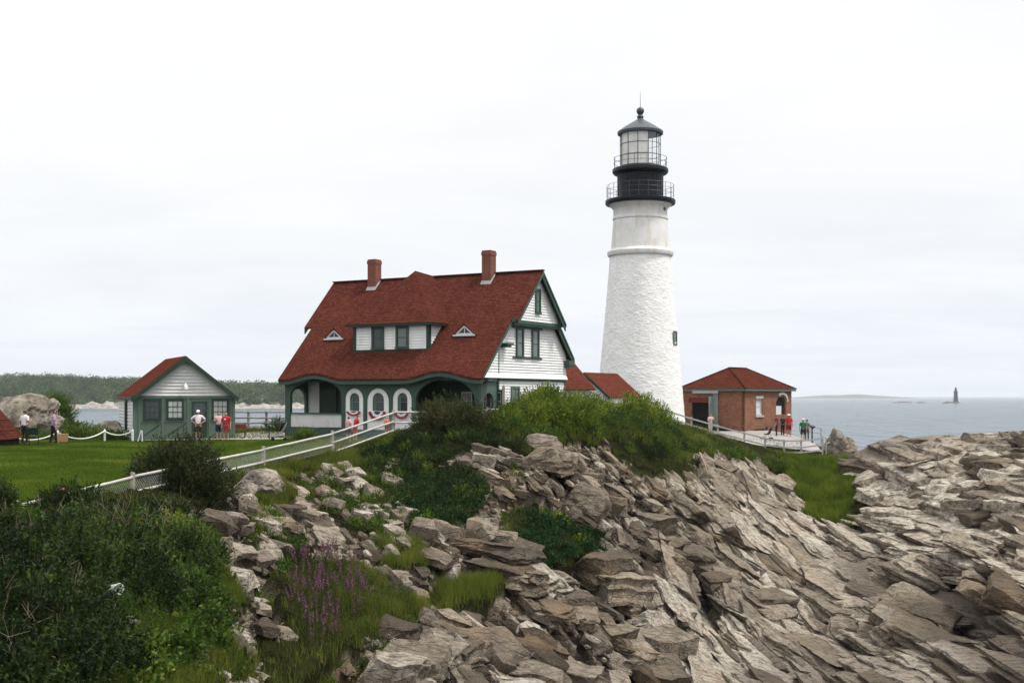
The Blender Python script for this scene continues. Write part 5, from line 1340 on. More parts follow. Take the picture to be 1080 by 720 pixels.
st=thing('marker_stakes','pair of crossed white stakes at the end of the rope by the garage','stake',ground_at(147,68.2))
for a_,c_ in (((-.12,0,-.1),(.10,0,.62)),((.16,.02,-.1),(.14,.02,.60))):
    b=MB(); b.beam(a_,c_,.06,.04); b.build('stake',M['white'],st)
# bench and pushchairs
bn=thing('garden_bench','small dark red wooden bench beside the right corner of the garage','bench',ground_at(250,72.5),R(15))
b=MB()
for k in range(3): b.box((-.55,-.18+k*.13,.42),(.55,-.07+k*.13,.46))
b.build('seat',M['redwood'],bn)
for x in (-.45,.45):
    b=MB(); b.box((x-.04,-.16,-.03),(x+.04,-.09,.42)); b.build('leg',M['redwood'],bn); b=MB(); b.box((x-.04,.12,-.03),(x+.04,.18,.42)); b.build('leg',M['redwood'],bn)
b=MB(); b.box((-.55,.16,.55),(.55,.20,.80)); b.box((-.42,.165,.4),(-.36,.20,.6)); b.box((.36,.165,.4),(.42,.20,.6)); b.build('backrest',M['redwood'],bn)
def pushchair(label,px,Y,rz,fabric,frame):
    o=thing('pushchair',label,'pushchair',ground_at(px,Y),rz)
    b=MB()
    for s in (-.22,.22): b.tube([(s,-.38,1.0),(s,-.10,.52),(s,.38,.10)],.014,6); b.tube([(s,-.10,.52),(s,-.30,.10)],.014,6)
    b.tube([(-.22,-.38,1.0),(.22,-.38,1.0)],.02,6); b.build('frame',frame,o)
    b=MB(); b.hexa([(-.19,-.12,.42),(.19,-.12,.42),(.19,.24,.40),(-.19,.24,.40)],[(-.19,-.12,.48),(.19,-.12,.48),(.19,.24,.46),(-.19,.24,.46)]); b.hexa([(-.19,-.20,.48),(.19,-.20,.48),(.19,-.12,.48),(-.19,-.12,.48)],[(-.19,-.40,.92),(.19,-.40,.92),(.19,-.34,.92),(-.19,-.34,.92)]); b.build('seat',fabric,o,bevel=.02)
    b=MB(); k=6
    for i in range(k):
        a0,a1=R(10+i*17),R(10+(i+1)*17)
        p=lambda a,s:(s,-.34+.40*math.cos(PI/2-a)*1.0*1.0,.72+.36*math.sin(PI-a) if False else .70+.34*math.cos(a-R(25)))
        b.poly([p(a0,-.22),p(a0,.22),p(a1,.22),p(a1,-.22)])
    b.build('hood',fabric,o)
    for s in (-.25,.25):
        for y in (-.30,.38):
            b=MB(); b.tube([(s-.02,y,.10),(s+.02,y,.10)],.10,14); b.build('wheel',M['dark'],o)
    return o
pushchair('pushchair with grey frame parked at the left end of the porch',295,68.0,R(100),flat('grey_fabric',(.20,.20,.22)),M['lead'])
pushchair('black pushchair parked on the path by the grey fence',809,95.2,R(60),flat('black_fabric',(.015,.013,.014)),M['black'])
pl=thing('lawn_post','thin dark post standing at the lawn edge left of the porch','post',ground_at(284,69.5))
b=MB(); b.tube([(0,0,-.1),(0,0,.72)],.03,8); b.sphere((0,0,.74),.045,8); b.build('shaft',M['dark'],pl)
# coin viewer
vw=thing('coin_viewer','dark coin operated binocular viewer on a post at the end of the path','viewer',ground_at(856.5,96.3),R(-60))
b=MB(); b.lathe([(.16,0),(.16,.03),(.06,.08),(.05,1.05),(.07,1.10)],14); b.build('post',M['black'],vw,smooth=True,sharp=40)
b=MB(); b.tube([(0,-.12,1.28),(0,.0,1.27),(0,.18,1.24)],[.10,.15,.12],14); b.build('head',M['iron'],vw,smooth=True,sharp=40)
b=MB()
for s in (-.06,.06): b.tube([(s,.17,1.25),(s,.30,1.23)],.035,8)
b.box((-.05,-.02,1.08),(.05,.05,1.18)); b.build('eyepiece',M['black'],vw)
# bunting fans
for (l,r),nm in zip(win,('left','middle','right')):
    s0,s1=px2s(l),px2s(r); c=(s0+s1)/2
    lab={'left':'half folded red and white bunting under the arched window nearest the big porch arch','middle':'striped fan bunting under the widest arched window of the porch','right':'striped fan bunting under the arched window behind the fence post'}[nm]
    x=house.matrix_world
    wl=Matrix.Translation((-1.62,66,0))@Matrix.Rotation(TH,4,'Z')@Vector((c,YP-.03,1.60))
    bt=thing('bunting',lab,'bunting',tuple(wl),TH)
    mats=[flat('bunt_red',(.25,.02,.03)),flat('bunt_white',(.76,.75,.74)),flat('bunt_blue',(.02,.03,.12))]
    hw=(s1-s0)*.40
    for ring,(ra,rb) in enumerate(((.0,.36),(.36,.66),(.66,1.0))):
        b=MB(); n=16
        for i in range(n):
            t0,t1=PI+PI*i/n,PI+PI*(i+1)/n; w=lambda tt,rr:( hw*rr*math.cos(tt), -.02-.05*rr*(.5+.5*math.cos(tt*11)), hw*rr*.80*math.sin(tt)*(.62 if nm=='left' else 1))
            b.poly([w(t0,ra),w(t0,rb),w(t1,rb),w(t1,ra)])
        b.build('stripe',mats[(2,1,0)[ring] if nm!='left' else (0,1,0)[ring]],bt)

# ------------------------------------------------------------------ fences
def seg(mb,p,q,r,n=7,wob=.02):
    p=Vector(p);q=Vector(q); k=5
    mb.tube([p.lerp(q,i/k)+Vector((0,0,(random.random()-.5)*wob if 0<i<k else 0)) for i in range(k+1)],[r*(1+.12*(random.random()-.5)) for _ in range(k+1)],n)
fn=thing('rail_fence','long rustic white rail fence with wire mesh climbing along the cliff edge','fence',(0,0,0))
fp=[(-42,546,32.5),(20,528,35),(140,498,41),(278,470.5,53),(350.7,454,58),(415,432,62),(468,431,63),(515,429,64.5),(585,429,67.5)]
tp=[at(*f) for f in fp]
for p in tp:
    g=gz(p.x,p.y); b=MB(); r=.085; b.tube([(p.x,p.y,min(g,p.z-1.0)-.3),(p.x,p.y,p.z-.02),(p.x+.005,p.y,p.z)],[r*1.05,r*.95,r*.8],10); b.build('post',M['wood'],fn,smooth=True,sharp=50)
for i,(p,q) in enumerate(zip(tp,tp[1:])):
    hs=(.14,.66) if i not in (4,) else (.14,.58,1.02)
    for h in hs:
        b=MB(); off=Vector((0,-.09,0)); seg(b,p+off-Vector((0,0,h)),q+off-Vector((0,0,h+.02)),.050,8); b.build('rail',M['rail'],fn,smooth=True)
    b=MB(); off=Vector((0,-.04,0)); d=q-p; L=math.hypot(d.x,d.y); n=int(L/.14); H=.78
    A_=lambda s,h: p+off+d*max(0,min(1,s/L))+Vector((0,0,-.18-H+h))
    for k in range(-int(H/.14),n+1):
        for sg in (1,-1):
            s0,s1=k*.14,k*.14+H
            if sg<0: s0,s1=s1,s0
            h0,h1=0,H
            lo,hi=min(s0,s1),max(s0,s1)
            if hi<=0 or lo>=L: continue
            def cut(s): return (s-s0)/(s1-s0)*H
            a_,c_=max(lo,0),min(hi,L); P1,P2=A_(a_,cut(a_)),A_(c_,cut(c_))
            b.tube([P1,P2],.0032,3,cap=False)
    b.build('wire_mesh',M['wire'],fn)
po=thing('sign_post','bare grey wooden post rising out of the hedge before the gable wall','post',ground_at(531,62))
zt_=at(531,407,62).z-po.location.z
b=MB(); b.box((-.07,-.07,-.3),(.07,.07,zt_)); b.hexa([(-.07,-.07,zt_),(.07,-.07,zt_),(.07,.07,zt_),(-.07,.07,zt_)],[(-.03,-.03,zt_+.05),(.03,-.03,zt_+.05),(.03,.03,zt_+.05),(-.03,.03,zt_+.05)]); b.build('shaft',M['wood'],po)
gf=thing('path_fence','grey two rail fence along the cliff side of the path to the sea','fence',(0,0,0))
gp=[(690,428.5,87),(703,431.5,88),(729,439.5,89),(757,447.5,90),(785,455,90.6),(807,460.5,91),(827,463,91),(845,463,91.5),(867.5,460.5,92)]
tg=[at(*f) for f in gp]
for p in tg:
    g=gz(p.x,p.y); b=MB(); b.box((p.x-.06,p.y-.06,min(g-.2,p.z-1.2)),(p.x+.06,p.y+.06,p.z)); b.build('post',M['grey_rail'],gf,bevel=.008)
for p,q in zip(tg,tg[1:]):
    for h in (.12,.60,.98):
        b=MB(); b.beam(p-Vector((0,.09,h)),q-Vector((0,.09,h)),.05,.11); b.build('rail',M['grey_rail'],gf)
g3=thing('sea_railing','thin railing on the seaward side of the path beyond the viewer','railing',(0,0,0))
tr=[at(868,461,92.2)+Vector((.3,.3,0)),at(876,459,96),at(866,451,101),at(848,447.5,103)]
for p in tr:
    b=MB(); b.tube([(p.x,p.y,min(gz(p.x,p.y),p.z-1)-.3),(p.x,p.y,p.z)],.04,8); b.build('post',M['grey_rail'],g3)
for p,q in zip(tr,tr[1:]):
    for h in (.06,.5): b=MB(); b.tube([p-Vector((0,0,h)),q-Vector((0,0,h))],.025,6); b.build('rail',M['grey_rail'],g3)
bf=thing('back_fence','weathered wooden rail fence behind the lawn between the garage and the house','fence',(0,0,0))
bp=[(236,86),(262,85),(281,84),(305,84)]; bt_=[]
for px,Y in bp:
    x=(px-CX)*Y/F; z=CAMZ-(433-HZ)*Y/F; bt_.append(Vector((x,Y,z))); b=MB(); b.tube([(x,Y,gz(x,Y)-.3),(x,Y,z)],.09,8); b.build('post',M['wood'],bf)
for p,q in zip(bt_,bt_[1:]):
    for h in (.10,.5,.85): b=MB(); seg(b,p-Vector((0,.1,h)),q-Vector((0,.1,h)),.055); b.build('rail',M['wood'],bf)

# ------------------------------------------------------------------ paths
def strip(name,pts,widths,mat,dz=.03,n=40,cross=8,lift=None):
    pts=[Vector((p[0],p[1],0)) for p in pts]; k=len(pts); P=[]
    for i in range(n+1):
        u=i/n*(k-1); a=min(int(u),k-2); P.append((pts[a].lerp(pts[a+1],u-a), np.interp(u,range(k),widths)))
    b=MB(); rows=[]
    for i,(p,w) in enumerate(P):
        d=(P[min(i+1,n)][0]-P[max(i-1,0)][0]).normalized(); s=Vector((-d.y,d.x,0)); rows.append([p+s*w*(j/cross-.5) for j in range(cross+1)])
    for i in range(n):
        for j in range(cross):
            q=[rows[i][j+1],rows[i][j],rows[i+1][j],rows[i+1][j+1]]; b.poly([(v.x,v.y,max(gz(v.x,v.y),float(surf(v.x,v.y)))+dz) for v in q])
    o=b.build(name,mat,None,smooth=True); return tag(o,kind='structure')
strip('path',[ground_at(712,92)[:2],ground_at(740,93.5)[:2],ground_at(770,94.5)[:2],ground_at(800,94.8)[:2],ground_at(830,95.4)[:2],ground_at(862,95.2)[:2]],[3.2,3.6,4.2,5.2,5.8,5.2],M['concrete'],.05)
strip('gravel_path',[ground_at(146,70.4)[:2],ground_at(246,71.0)[:2],ground_at(300,70.5)[:2]],[2.0,2.0,2.6],M['gravel'],.03)
strip('gravel_path',[ground_at(250,77)[:2],ground_at(310,76)[:2]],[9,9],M['gravel'],.025)

# ------------------------------------------------------------------ loose rocks
def rock(name,label,c,size,rz,seed,cat='rock',mat=None,cuts=14,sub=4):
    rg_=np.random.default_rng(seed); bm=bmesh.new(); bmesh.ops.create_icosphere(bm,subdivisions=sub+1,radius=1.0)
    v=np.array([x.co[:] for x in bm.verts]); v=v/np.linalg.norm(v,axis=1,keepdims=True)
    n=rg_.normal(size=(cuts,3)); n/=np.linalg.norm(n,axis=1,keepdims=True); h=rg_.uniform(.55,.95,cuts)
    r=np.ones(len(v))*1.1
    d=v@n.T; r=np.minimum(r,np.where(d>1e-3,h/np.maximum(d,1e-3),9).min(1))
    p=v*r[:,None]; f1,f2,rn,vec=voronoi(p*2.1+seed,seed); p+=v*((rn[:,3]-.5)*.13-.05*(1-sstep(0,.12,f2-f1)))[:,None]; p+=v*(fbm(p*5,4,seed)*.035)[:,None]
    for x,q in zip(bm.verts,p*np.array(size)): x.co=q
    me=bpy.data.meshes.new(name); bm.to_mesh(me); bm.free(); me.materials.append(mat or M['rock'])
    o=bpy.data.objects.new(name,me); COL.objects.link(o); o.location=c; o.rotation_euler=(0,0,rz)
    return tag(o,label,cat)
def gr_(px,Y,dz): x=(px-CX)*Y/F; return (x,Y,gz(x,Y)+dz)
rock('rock_outcrop','large lichen covered rock outcrop behind the lawn left of the bush',gr_(18,74,.7),(3.1,2.1,2.25),.3,3,sub=4)
rock('rock_outcrop','tan square cornered rock at the seaward end of the path beyond the viewer',(at(884,468,96).x,96,-1.6),(1.35,1.6,1.75),.2,8)
rock('boulder','pale boulder in the shrubs right of the lichen covered outcrop',gr_(57,73,.55),(.9,.7,.7),.5,12,sub=3)
rock('boulder','grey boulder low in the green slope left of the garage',gr_(117,74,.25),(1.0,.8,.75),.1,14,sub=3)
rock('boulder','smooth rounded tan boulder at the fence edge under the rails',(at(272,520,48.5).x,48.5,-1.05),(1.05,.8,.62),.4,15,sub=3)
rock('boulder','small pale boulder between the fence and the wide rock shelf',(at(257,523,47).x,47,-1.15),(.55,.5,.5),.9,17,sub=3)
rock('stone','pale stone in the thicket under the white pail',(at(104,663,26.8).x,26.8,at(104,663,26.8).z),(.16,.14,.15),0,21,sub=2)
rock('stone','flat yellowish stone in the thicket right of the pail',(at(136,655,27.4).x,27.4,at(136,655,27.4).z),(.24,.15,.13),.4,22,sub=2)
rock('stone','small pale stone lowest in the dark thicket',(at(107,695,25.2).x,25.2,at(107,695,25.2).z),(.17,.14,.14),1,23,sub=2)
pc=at(121,621,28.2)
pa=thing('pail','white pail lying on its side in the dark thicket','pail',tuple(pc),R(25))
b=MB(); b.lathe([(.10,-.15),(.125,.13),(.135,.14),(.135,.155),(.115,.155),(.09,-.13)],20); o=b.build('bucket',M['cream'],pa,smooth=True,sharp=40); o.rotation_euler=(R(82),0,R(35))
b=MB(); b.tube([(.13*math.cos(PI*i/10),.02,.14+.10*math.sin(PI*i/10)) for i in range(11)],.006,5); o2=b.build('handle',M['lead'],pa); o2.rotation_euler=(R(82),0,R(35))
b=MB(); p=at(112,636,27.4); q=at(125,640,27.6); b.tube([p,p.lerp(q,.5)+Vector((0,0,.01)),q],[.03,.05,.035],8); o=b.build('driftwood',flat('drift',(.55,.52,.47)),None,smooth=True); tag(o,'short pale piece of driftwood below the white pail','driftwood')
# ------------------------------------------------------------------ plants
def leaves_obj(name,v,tone,mat,parent=None): return mesh_np(name,v,quads(len(v)//4),mat,parent,fattr=dict(tone=np.clip(tone,0,1)))
def shrub_points(rx,ry,h,n,rng,clumps=26,up=.55):
    """twig ends spread through uneven clumps inside a dome; returns points and outward directions"""
    d=rng.normal(size=(clumps,3)); d[:,2]=np.abs(d[:,2])*1.1; d/=np.linalg.norm(d,axis=1,keepdims=True)
    rad=rng.uniform(.45,.92,clumps)
    c=d*rad[:,None]*np.array([rx,ry,h*.85]); cr=rng.uniform(.20,.42,clumps)*min(rx,h)
    k=rng.integers(0,clumps,n); dd=rng.normal(size=(n,3)); dd/=np.linalg.norm(dd,axis=1,keepdims=True)
    r=cr[k]*rng.uniform(.35,1.12,n)**.8
    p=c[k]+dd*r[:,None]; out=dd*.6+d[k]*.5; out[:,2]+=up
    return p,out/np.linalg.norm(out,axis=1,keepdims=True),k
def sprig(p,d,per,length,size,rng,aspect=.5):
    """several leaves along each twig"""
    n=len(p); t=np.tile(np.linspace(0,1,per),n); P=np.repeat(p,per,0); D=np.repeat(d,per,0)
    q=P+D*(t*length)[:,None]; ld=D*.7+rng.normal(size=D.shape)*.75; ld/=np.linalg.norm(ld,axis=1,keepdims=True)
    return leaf_quads(q,ld,size*(.65+.7*rng.random(n*per)),rng,aspect,.25)
def shrub_arrays(rx,ry,h,n,rng,leaf=.085,per=5,length=.22,clumps=26,tone=(.1,.9)):
    p,d,k=shrub_points(rx,ry,h,n,rng,clumps); v=sprig(p,d,per,length,leaf,rng)
    kt=rng.uniform(tone[0],tone[1],clumps)*1.15+rng.uniform(-.4,.35)
    tn=np.repeat(kt[k],per)*.6+rng.random(n*per)*.45+(rng.random(n*per)>.965)*.4
    return v,tn
def shrub(name,label,c,rx,ry,h,mat,seed,n=1500,leaf=.085,cat='bush',clumps=26,flowers=0,length=.22,stems=True,tone=(.1,.9)):
    rng=np.random.default_rng(seed); t=thing(name,label,cat,tuple(c))
    v,tn=shrub_arrays(rx,ry,h,n,rng,leaf,clumps=clumps,length=length,tone=tone)
    leaves_obj('foliage',v,tn,M[mat],t)
    if stems:
        b=MB()
        for i in range(14):
            a=rng.uniform(0,2*PI); r=rng.uniform(.3,.75); e_=Vector((math.cos(a)*rx*r,math.sin(a)*ry*r,h*rng.uniform(.5,.85)))
            b.tube([(e_.x*.12,e_.y*.12,-.25),(e_.x*.5,e_.y*.5,e_.z*.5),tuple(e_)],[.03,.022,.008],5)
        b.build('stems',M['bark'],t)
    if flowers:
        p,d,k=shrub_points(rx,ry,h,flowers,rng,clumps); b=leaf_quads(np.repeat(p+d*.12,3,0),rng.normal(size=(flowers*3,3)),.09,rng,.9)
        mesh_np('flowers',b,quads(len(b)//4),M['pink'],t)
    return t
def base(px,Y,dz=0): x=(px-CX)*Y/F; return (x,Y,float(surf(x,Y))+dz)
shrub('rose_bush','large dark reddish green rose bush against the white fence before the garage',(at(192,500,44.3).x,44.3,-1.5),2.0,1.6,2.95,'leaf_rose',101,8500,.095,flowers=9,clumps=80)
shrub('rose_bush','broad dark rose bush on the crest before the right porch arch',base(482,60,-.2),2.2,1.5,1.85,'leaf_rose',102,5200,.095,clumps=70)
shrub('bush','low dark shrub under the broken end of the white fence',base(432,58,-.3),1.5,1.2,1.0,'leaf_dark',103,1300)
shrub('bush','round green bush on top of the lichen covered outcrop',(at(56,428,77.5).x,77.5,.9),1.35,1.2,2.3,'leaf_mid',104,2600,.09)
shrub('bush','small clipped bush at the foot of the porch left pillar',base(321,68.2,-.1),.85,.6,.75,'leaf_mid',105,650,.07)
shrub('bush','pale green shrub in front of the fence between garage and house',base(293,80,-.1),.9,.7,1.2,'leaf_mid',106,600,.08)
shrub('bush','bright yellow green shrub sprawling above the tall stems in the thicket',base(178,37,-.3),1.3,1.2,1.1,'leaf_light',107,1700,.075)
shrub('bush','dark glossy bush at the fence rail with a few red blossoms',base(72,35.4,-.2),1.0,.8,1.15,'leaf_dark',108,1800,.08,flowers=5)
shrub('bush','tall dark bush at the left border of the thicket beneath the rail',base(-6,33.0,-.2),.9,.8,1.15,'leaf_dark',109,1800,.08)
shrub('bush','dark leafy bush below the wide rock shelf left of the ochre block',base(312,41.5,-.2),.7,.6,.7,'leaf_dark',110,800,.075)
shrub('bush','small bright bush growing between the crest rocks',base(718,69,-.1),.7,.6,.75,'leaf_light',111,500,.09)
# green slope behind the lawn: shrubs between outcrop and garage
def mass(name,label,spots,mat,seed,per_m2=430,leaf=.085,cat='hedge',kind=None,tone=(.05,.95),length=.2):
    """one continuous growth: overlapping shrubs as a single mesh. spots = (x,y,z,rx,ry,h)"""
    rng=np.random.default_rng(seed); vs=[];tn=[]
    for (x,y,z,rx,ry,h) in spots:
        n=int(per_m2*(rx+ry)*.5*(h+.5*(rx+ry))/2.2); 
        v,t_=shrub_arrays(rx,ry,h,max(60,n),rng,leaf,clumps=int(10+8*rx*h),length=length,tone=tone)
        vs.append(v+np.array([x,y,z])); tn.append(t_)
    o=leaves_obj(name,np.concatenate(vs),np.concatenate(tn),M[mat]); return tag(o,label,cat if not kind else None,kind=kind)
rg2=np.random.default_rng(77)
sp=[]
for i in range(26):
    px=rg2.uniform(70,126); Y=rg2.uniform(70,76); top=np.interp(px,[66,90,126],[430,440,452]); x=(px-CX)*Y/F; zt=CAMZ-(top-HZ)*Y/F; g=gz(x,Y); h=max(.45,(zt-g)*rg2.uniform(.75,1.0)); sp.append((x,Y,g-.1,rg2.uniform(.6,1.0),rg2.uniform(.5,.9),h))
mass('shrubbery','green bank of low shrubs rising from the rope to the rocks',sp,'leaf_mid',201,300,.09,kind='stuff')
sp=[]
for i in range(20):
    px=rg2.uniform(-12,52); Y=rg2.uniform(69.5,72); x=(px-CX)*Y/F; sp.append((x,Y,gz(x,Y)-.1,rg2.uniform(.4,.8),rg2.uniform(.3,.6),rg2.uniform(.3,.95)))
mass('shrubbery','low green growth along the foot of the lichen covered outcrop',sp,'leaf_mid',210,330,.085,kind='stuff')
# bright hedge along the crest towards the tower
HT=[(528,433,61),(545,420,62),(560,409,63),(575,402,64),(592,404,65.5),(610,411,67.5),(628,413,69.5),(645,416,71.5),(662,412,73.5),(683,413,76),(695,424,78),(706,435,80.5)]
sp=[]
hx_=[h[0] for h in HT]
for i in range(60):
    px=rg2.uniform(526,708); top=np.interp(px,hx_,[h[1] for h in HT])+rg2.uniform(0,5); Y=np.interp(px,hx_,[h[2] for h in HT])+rg2.uniform(-1.0,.8)
    x=(px-CX)*Y/F; g=gz(x,Y); zt=CAMZ-(top-HZ)*Y/F; h=max(.6,(zt-g)*1.18+.1); r=rg2.uniform(.7,1.2); sp.append((x,Y,g-.1,r,r*.9,h))
mass('hedge','dense bright green hedge along the cliff top in front of the lighthouse base',sp,'leaf_light',202,330,.095)
# darker growth in front of the hedge, down to the rocks
def zone_spots(polys,n,rng,hr,rr,ymin=0):
    m=np.zeros(len(gx),bool)
    for pl in polys: m|=in_poly(ppx,ppy,pl)
    m&=(soil>.5)&(gy<95)&~((ppx>96)&(ppx<146)&(ppy>612)&(ppy<690))
    ids=np.where(m)[0]; wgt=(gy[ids]**1.0); area=np.gradient(ys)[np.clip(np.searchsorted(ys,gy[ids]),0,ny-1)]*np.gradient(xs)[np.clip(np.searchsorted(xs,gx[ids]),0,nx-1)]
    pr=area/area.sum(); k=rng.choice(ids,n,p=pr); r=rng.uniform(*rr,n); h=rng.uniform(*hr,n)
    return [(V[i,0],V[i,1],V[i,2]-.12,a,a*.9,b_) for i,a,b_ in zip(k,r,h)], k
CREST=[[(536,440),(560,432),(600,428),(650,432),(700,445),(720,462),(690,466),(640,460),(600,464),(560,468),(530,462)]]
sp,_=zone_spots(CREST,260,rg2,(.6,1.3),(.6,1.15)); mass('undergrowth','tangled green undergrowth between the crest hedge and the bare rocks',sp,'leaf_mid',203,300,.085,kind='stuff')
MIDS=[[(380,480),(450,462),(520,462),(540,470),(500,476),(455,488),(420,482),(372,496)],[(418,492),(470,486),(505,500),(512,520),(480,535),(440,540),(412,530)]]
sp,_=zone_spots(MIDS,170,rg2,(.25,.6),(.35,.7)); mass('undergrowth','low dark undergrowth among the rocks beneath the broken fence end',sp,'leaf_dark',204,330,.08,kind='stuff')
IVY=[[(418,500),(470,495),(508,505),(512,525),(480,556),(440,562),(412,540)],[(548,532),(590,540),(640,560),(632,578),(600,594),(560,594),(550,570)]]
sp,_=zone_spots(IVY,220,rg2,(.18,.45),(.35,.7)); mass('ground_cover','dark green creeping ground cover in the hollows of the rock',sp,'leaf_ivy',205,420,.075,kind='stuff',length=.12)
MIX=[[(338,505),(420,485),(432,540),(402,572),(362,556),(345,530)],[(262,562),(300,545),(326,580),(308,620),(268,612)],[(268,505),(300,500),(290,560),(262,560)],[(235,500),(330,490),(350,506),(300,512),(240,525)]]
sp,_=zone_spots(MIX,120,rg2,(.2,.6),(.25,.55)); mass('weeds','mixed green weeds spreading between the rocks left of centre',sp,'leaf_mid',209,400,.075,kind='stuff',length=.15)
THK=[[(-120,565),(60,552),(140,535),(205,545),(200,565),(215,600),(180,650),(120,690),(90,760),(-120,760)]]
sp,kk=zone_spots(THK,95,rg2,(.3,.9),(.35,.8)); sp2,kk2=zone_spots(THK,85,rg2,(.9,1.8),(.75,1.3)); sp=[(x,y,z,a,b_,min(h,.5 if ppy[i]<590 else 9)) for (x,y,z,a,b_,h),i in zip(sp+sp2,list(kk)+list(kk2))]; mass('thicket','dense dark thicket filling the slope under the white fence',sp,'leaf_dark',206,400,.10,kind='stuff',length=.22)
sp,_=zone_spots([[(0,560),(200,550),(230,600),(240,680),(180,720),(40,720)]],70,rg2,(.4,1.2),(.35,.85)); mass('shrubbery','lighter green shrubs scattered through the dark thicket',sp,'leaf_mid',207,300,.135,kind='stuff',length=.26)

sp,_=zone_spots([[(-60,570),(70,556),(140,540),(150,580),(90,600),(-60,600)],[(40,640),(110,650),(100,720),(20,720)]],46,rg2,(.5,1.1),(.5,1.0)); mass('shrubbery','brownish rose shrubs in the thicket below the fence rail',sp,'leaf_rose',208,420,.09,kind='stuff',length=.2)
# grasses
def blades(pts,height,width,rng,lean=.35):
    n=len(pts); a=rng.uniform(0,2*PI,n); w=np.stack([np.cos(a),np.sin(a),0*a],1)*(width*.5)[:,None]
    b_=rng.uniform(0,2*PI,n); l=np.stack([np.cos(b_),np.sin(b_),0*b_],1)*(height*lean*rng.random(n))[:,None]
    up=np.stack([0*a,0*a,height],1)
    m=pts+up*.55+l*.35; t=pts+up+l
    v=np.stack([pts-w,pts+w,m+w*.7,m-w*.7, m-w*.7,m+w*.7,t+w*.12,t-w*.12],1)
    return v.reshape(-1,3)
def grass(name,polys,n,mat,seed,hh,ww=.012,patch=1.2,lean=.5,rock_ok=False,tone=(.0,1.0)):
    rng=np.random.default_rng(seed); m=np.zeros(len(gx),bool)
    for pl in polys: m|=in_poly(qx,qy,pl)
    m&=(lawn<.4)&(gy<95)
    if not rock_ok: m&=soil>.35
    ids=np.where(m)[0]
    area=np.gradient(ys)[np.clip(np.searchsorted(ys,gy[ids]),0,ny-1)]*np.gradient(xs)[np.clip(np.searchsorted(xs,gx[ids]),0,nx-1)]
    dens=np.clip(.55+.9*fbm(np.stack([gx[ids]*patch,gy[ids]*patch,0*ids],1),3,seed),.03,2)
    pr=area*dens; pr/=pr.sum(); k=rng.choice(ids,n,p=pr)
    p=V[k]+rng.normal(size=(n,3))*np.array([.08,.08,.0]); p[:,2]-=.03
    hgt=rng.uniform(*hh,n)*np.clip(.6+.5*dens[np.searchsorted(ids,k)],.5,1.3)
    v=blades(p,hgt,np.full(n,ww)*rng.uniform(.7,1.5,n),rng,lean)
    tn=np.repeat(np.clip(rng.uniform(tone[0],tone[1],n)*.5+.5*np.clip(.5+.6*fbm(p*.8,2,seed+1),0,1),0,1),2)
    return v,tn
def grass_obj(name,label,sets):
    for i,(mat,parts) in enumerate(sets):
        v=np.concatenate([p[0] for p in parts]); t_=np.concatenate([p[1] for p in parts]); o=leaves_obj(name,v,t_,M[mat]); tag(o,label if i==0 else None,kind='stuff')
G1=grass('g',[[(235,480),(345,470),(440,462),(455,486),(420,482),(372,496),(352,508),(330,500),(262,506),(228,520)]],26000,'blade',301,(.15,.42),.022)
G2=grass('g',[[(600,440),(690,450),(760,471),(838,487),(842,502),(800,500),(760,496),(720,486),(690,472),(640,466),(600,470)]],34000,'blade',302,(.25,.6),.028,tone=(.1,1))
G3=grass('g',[[(828,486),(868,487),(905,482),(905,505),(900,545),(888,560),(858,546),(842,522),(838,500)]],22000,'blade_green',303,(.25,.65),.03)
G4=grass('g',[[(140,560),(262,600),(262,655),(240,690),(222,702),(190,727),(60,760),(60,690),(150,620)],[(268,505),(300,500),(290,560),(262,560)]],30000,'blade',304,(.15,.45),.012)
G5=grass('g',[[(462,612),(520,606),(535,622),(480,634)],[(395,570),(430,560),(440,590),(410,600)],[(360,600),(425,622),(440,650),(400,672),(352,690)]],14000,'blade',305,(.2,.5),.014,tone=(.4,1))
G6=grass('g',[[(225,505),(900,440),(910,560),(700,540),(520,640),(300,720),(225,650)]],9000,'blade',306,(.08,.28),.014,patch=.55,rock_ok=True)
# keep the scattered tufts in the creases only
G8=grass('g',[[(60,660),(230,600),(250,700),(190,730),(40,740)]],16000,'blade',309,(.2,.55),.014,tone=(.4,1))
G7=grass('g',[[(-100,440),(905,430),(910,565),(700,560),(520,660),(300,760),(-100,760)]],70000,'blade',307,(.08,.26),.018,patch=.7)
G2b=grass('g',[[(520,440),(700,440),(760,458),(700,480),(640,470),(520,476)]],5000,'blade',308,(.25,.6),.028)
grass_obj('wild_grass','long wild grass growing on the cliff slopes between rocks',[('blade',[G1,G2,G2b,G4,G5,G7,G8]),])
G3b=grass('g',[[(828,487),(868,488),(905,484),(903,505),(888,556),(845,530)]],9000,'blade',311,(.3,.7),.024,patch=.8,tone=(.3,1))
o=leaves_obj('green_grass',np.concatenate([G3[0],G3b[0]]),np.concatenate([G3[1],G3b[1]]),M['blade_green']); tag(o,'bright green grass bank below the end of the grey fence',kind='stuff')
